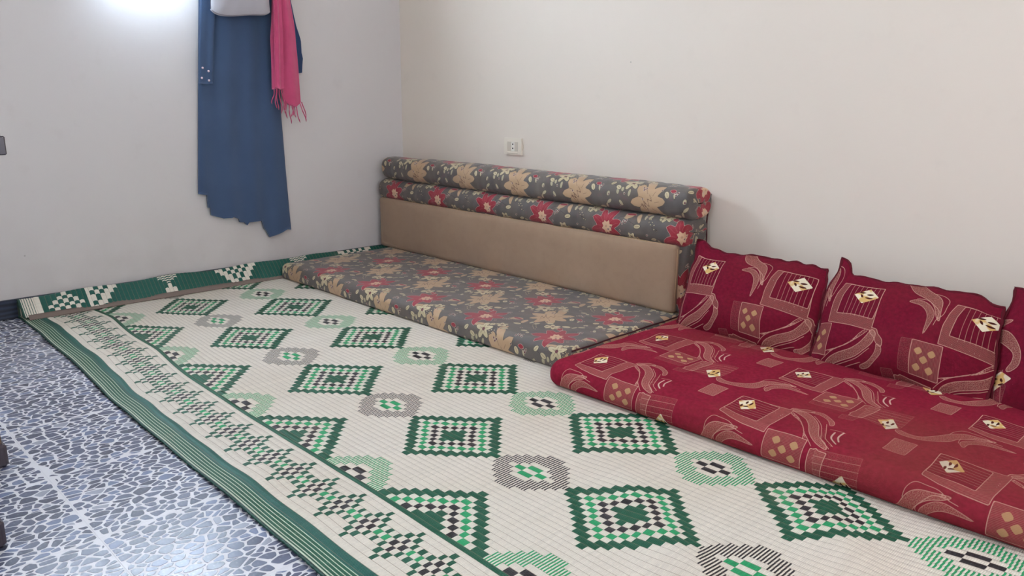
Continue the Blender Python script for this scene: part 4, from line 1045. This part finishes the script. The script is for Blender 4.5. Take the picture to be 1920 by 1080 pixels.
# unseen tube lamp, added to cast a bluish glow on the far wall
t = NT('added_glow_tube'); t.b.inputs['Emission Color'].default_value = (0.62, 0.80, 1.0, 1); t.b.inputs['Emission Strength'].default_value = 28.0
M['added_glow_tube'] = t.done((1, 1, 1, 1), 0.4, 0.3)
lamp = empty('added_glow_lamp', (0.0, -1.30, 1.315)); tag(lamp, 'added unseen tube lamp giving the glow on the far wall, above the frame', 'lamp')
MB().box(0.0, 0.022, -0.20, 0.20, 0.0, 0.018, 0.003).build('added_lamp_base', M['white_metal'], lamp)
MB().tube([(0.130, y, 0.004) for y in (-0.185, 0.185)], 0.011, 12).build('added_lamp_tube', M['added_glow_tube'], lamp, True)
for y in (-0.19, 0.19): MB().box(0.008, 0.143, y-0.007, y+0.007, -0.008, 0.017, 0.003).build('end_holder', M['white_metal'], lamp)

# bag hanging in front of the gown
bag = empty('shoulder_bag', (0.096, -0.936, 1.21)); tag(bag, 'silvery pale bag hanging in front of the dark blue gown', 'bag')
n = 60; mm = 40; a = np.linspace(-1, 1, n); b = np.linspace(0, 1, mm); Ag, Bg = np.meshgrid(a, b, indexing='ij')
half = 0.137-0.010*Bg; Y = Ag*half+0.012*Bg*0; Z = Bg*0.27+0.006*Ag*(1-Bg)+0.004*np.sin(Ag*3)*(1-Bg)
Z = Z+0.020*(np.abs(Ag)**8)*(1-Bg)**3
T = 0.032*(np.clip(1-np.abs(Ag)**4, 0, 1)**.6)*(0.25+0.75*np.clip(np.sin(np.pi*np.clip(Bg*1.05+0.02, 0, 1)), 0, 1)**.5)+0.003
for s_, nm in ((1, 'front_face'), (-1, 'rear_face')):
    X = s_*(T+(wob(Y, Z, 12, 0.0022, 0.10) if s_ > 0 else 0)*np.clip(T/0.03, 0, 1)); V = np.stack([X, Y, Z], -1).reshape(-1, 3); F = grid_faces(n, mm)
    mesh_from(nm, V, F if s_ > 0 else F[:, ::-1], M['silver'], bag, True)
per = [(a_*0.137, 0.006*a_+0.004*math.sin(a_*3)+0.020*abs(a_)**8) for a_ in np.linspace(-1, 1, 40)]
MB().tube([(0, y, z-0.001) for y, z in per], 0.0035, 8).build('bottom_seam', M['silver'], bag, True)
for s_ in (-1, 1): MB().tube([(0.0, s_*0.10, 0.262), (-0.004, s_*0.085, 0.36), (-0.010, s_*0.045, 0.46), (-0.018, s_*0.006, 0.530)], 0.006, 8).build('strap', M['silver'], bag, True)
MB().box(-0.004, 0.004, -0.12, 0.12, 0.262, 0.274, 0.002).build('zip', M['steel'], bag)

# pink scarf with tassels
scarf = empty('pink_scarf', (0.085, -0.73, 1.70)); tag(scarf, 'pink scarf with knotted fringe hanging over the gown', 'scarf'); OFF = np.array([0.085, -0.73, 1.70])
SLf = [(-.745, 1.72), (-.765, 1.5), (-.776, 1.285), (-.785, 1.193), (-.795, 1.123), (-.796, 1.03), (-.803, .888), (-.80, .7)]; SRg = [(-.715, 1.72), (-.700, 1.5), (-.685, 1.293), (-.670, 1.178), (-.662, 1.035), (-.659, .902), (-.657, .836), (-.657, .7)]
SH = [(-.803, .893), (-.786, .900), (-.768, .903), (-.757, .885), (-.749, .842), (-.723, .822), (-.695, .815), (-.675, .825), (-.657, .838)]
drape('scarf_cloth', rel(SLf), rel(SRg), rel(SH), 0.02, -0.008, 0.010, (0.013, 2.2), M['pink'], scarf, seed=11, nu=70, nvv=70)
SL2 = [(-.745, 1.72), (-.78, 1.4), (-.792, 1.12), (-.80, .93), (-.80, .8)]; SR2 = [(-.72, 1.72), (-.745, 1.4), (-.748, 1.12), (-.757, .93), (-.757, .8)]
drape('scarf_tail', rel(SL2), rel(SR2), rel([(-.80, .905), (-.78, .893), (-.757, .900)]), 0.0, 0.020, 0.006, (0.008, 1.4), M['pink'], scarf, seed=4, nu=30, nvv=50)
TIPS = [(-.800, .895, -.812, .828), (-.792, .895, -.797, .809), (-.784, .895, -.787, .802), (-.772, .895, -.766, .785), (-.764, .895, -.752, .800), (-.752, .850, -.750, .785), (-.742, .838, -.743, .762), (-.728, .826, -.722, .738), (-.716, .822, -.708, .776), (-.705, .818, -.716, .770), (-.698, .818, -.695, .766), (-.690, .820, -.680, .742), (-.672, .828, -.645, .746), (-.662, .834, -.636, .758)]
for i, (y0_, z0_, y1_, z1_) in enumerate(TIPS):
    x = 0.010+0.004*math.sin(i*1.7)
    P = [(x+0.003*math.sin(t_*5+i), y0_+(y1_-y0_)*t_+0.006*math.sin(t_*6+i*1.3)*t_-OFF[1], z0_+0.004+(z1_-z0_-0.004)*t_-OFF[2]) for t_ in np.linspace(0, 1, 9)]
    MB().tube(P, [0.0028, 0.0026, 0.0024, 0.0024, 0.0025, 0.0024, 0.0024, 0.0028, 0.0012], 6).build('tassel', M['pink'], scarf, True)

# ------------------------------------------------------------------ wall socket
sock = empty('wall_socket', (0.866, 0.0, 0.6455)); tag(sock, 'cream wall socket above the long bolster', 'socket')
M['cream_plastic'] = plain('cream_plastic', srgb(232, 222, 206), 0.42, 0.4, var=0.02); M['grey_plastic'] = plain('grey_cream_plastic', srgb(204, 194, 178), 0.45, 0.35, var=0.02)
M['white_plastic'] = plain('white_plastic', srgb(236, 232, 222), 0.4, 0.4, var=0.01); M['black'] = plain('black_hole', srgb(26, 22, 22), 0.7, 0.2)
mb = MB(); mb.box(-0.058, 0.058, -0.0095, 0.0, 0.021, 0.0385).box(-0.058, 0.058, -0.0095, 0.0, -0.0385, -0.023).box(-0.058, -0.036, -0.0095, 0.0, -0.023, 0.021).box(0.036, 0.058, -0.0095, 0.0, -0.023, 0.021)
mb.build('cover_plate', M['cream_plastic'], sock)
MB().box(-0.037, 0.037, -0.0075, 0.0, -0.024, 0.022, 0.001).build('insert', M['grey_plastic'], sock)
o = MB().box(-0.0105, 0.0105, -0.0088, -0.006, -0.0225, 0.0205, 0.001).build('centre_strip', M['white_plastic'], sock)
for z in (0.010, -0.009): MB().lathe((0.0, -0.0092, z), [(0.0038, 0.0), (0.0038, 0.0018)], 12, axis=1).build('contact_hole', M['black'], o)
MB().box(-0.036, 0.036, -0.0125, -0.009, -0.0335, -0.0265, 0.0015).build('lower_lip', M['cream_plastic'], sock)
MB().tube([(0.0565, -0.006, 0.030), (0.062, -0.008, 0.024), (0.068, -0.008, 0.008), (0.068, -0.007, -0.004), (0.063, -0.006, -0.012), (0.058, -0.005, -0.016)], 0.0011, 6).build('loose_flash', M['grey_plastic'], sock, True)

# ------------------------------------------------------------------ dark table at the left edge (only a corner and two feet are in view)
tab = empty('dark_table', (1.60, -2.60, FZ)); tag(tab, 'dark brown table at the left edge, only its corner and feet showing', 'table')
M['dark_wood'] = plain('dark_lacquered_wood', srgb(58, 48, 56), 0.16, 0.6, var=0.15, nscale=12); M['brown_wood'] = plain('worn_brown_wood', srgb(96, 74, 56), 0.4, 0.4, var=0.3, nscale=25)
ZT = 0.795-FZ
MB().box(-0.35, 0.300, -0.45, 0.309, ZT-0.030, ZT+0.003, 0.002).build('table_top', M['dark_wood'], tab)
mb = MB(); mb.box(-0.33, 0.27, -0.42, -0.40, ZT-0.11, ZT-0.036).box(-0.33, 0.27, 0.20, 0.22, ZT-0.11, ZT-0.036).box(-0.33, -0.31, -0.42, 0.22, ZT-0.11, ZT-0.036).box(0.25, 0.27, -0.42, 0.22, ZT-0.11, ZT-0.036)
mb.build('apron', M['brown_wood'], tab)
for x, y in ((0.205, 0.200), (-0.185, 0.292), (0.205, -0.40), (-0.30, -0.40)):
    l_ = MB().box(x-0.022, x+0.022, y-0.022, y+0.022, 0.0, ZT-0.036, 0.004).build('table_leg', M['brown_wood'], tab)
    MB().box(x-0.030, x+0.030, y-0.030, y+0.030, 0.0, 0.060, 0.008).build('foot_block', M['dark_wood'], l_)
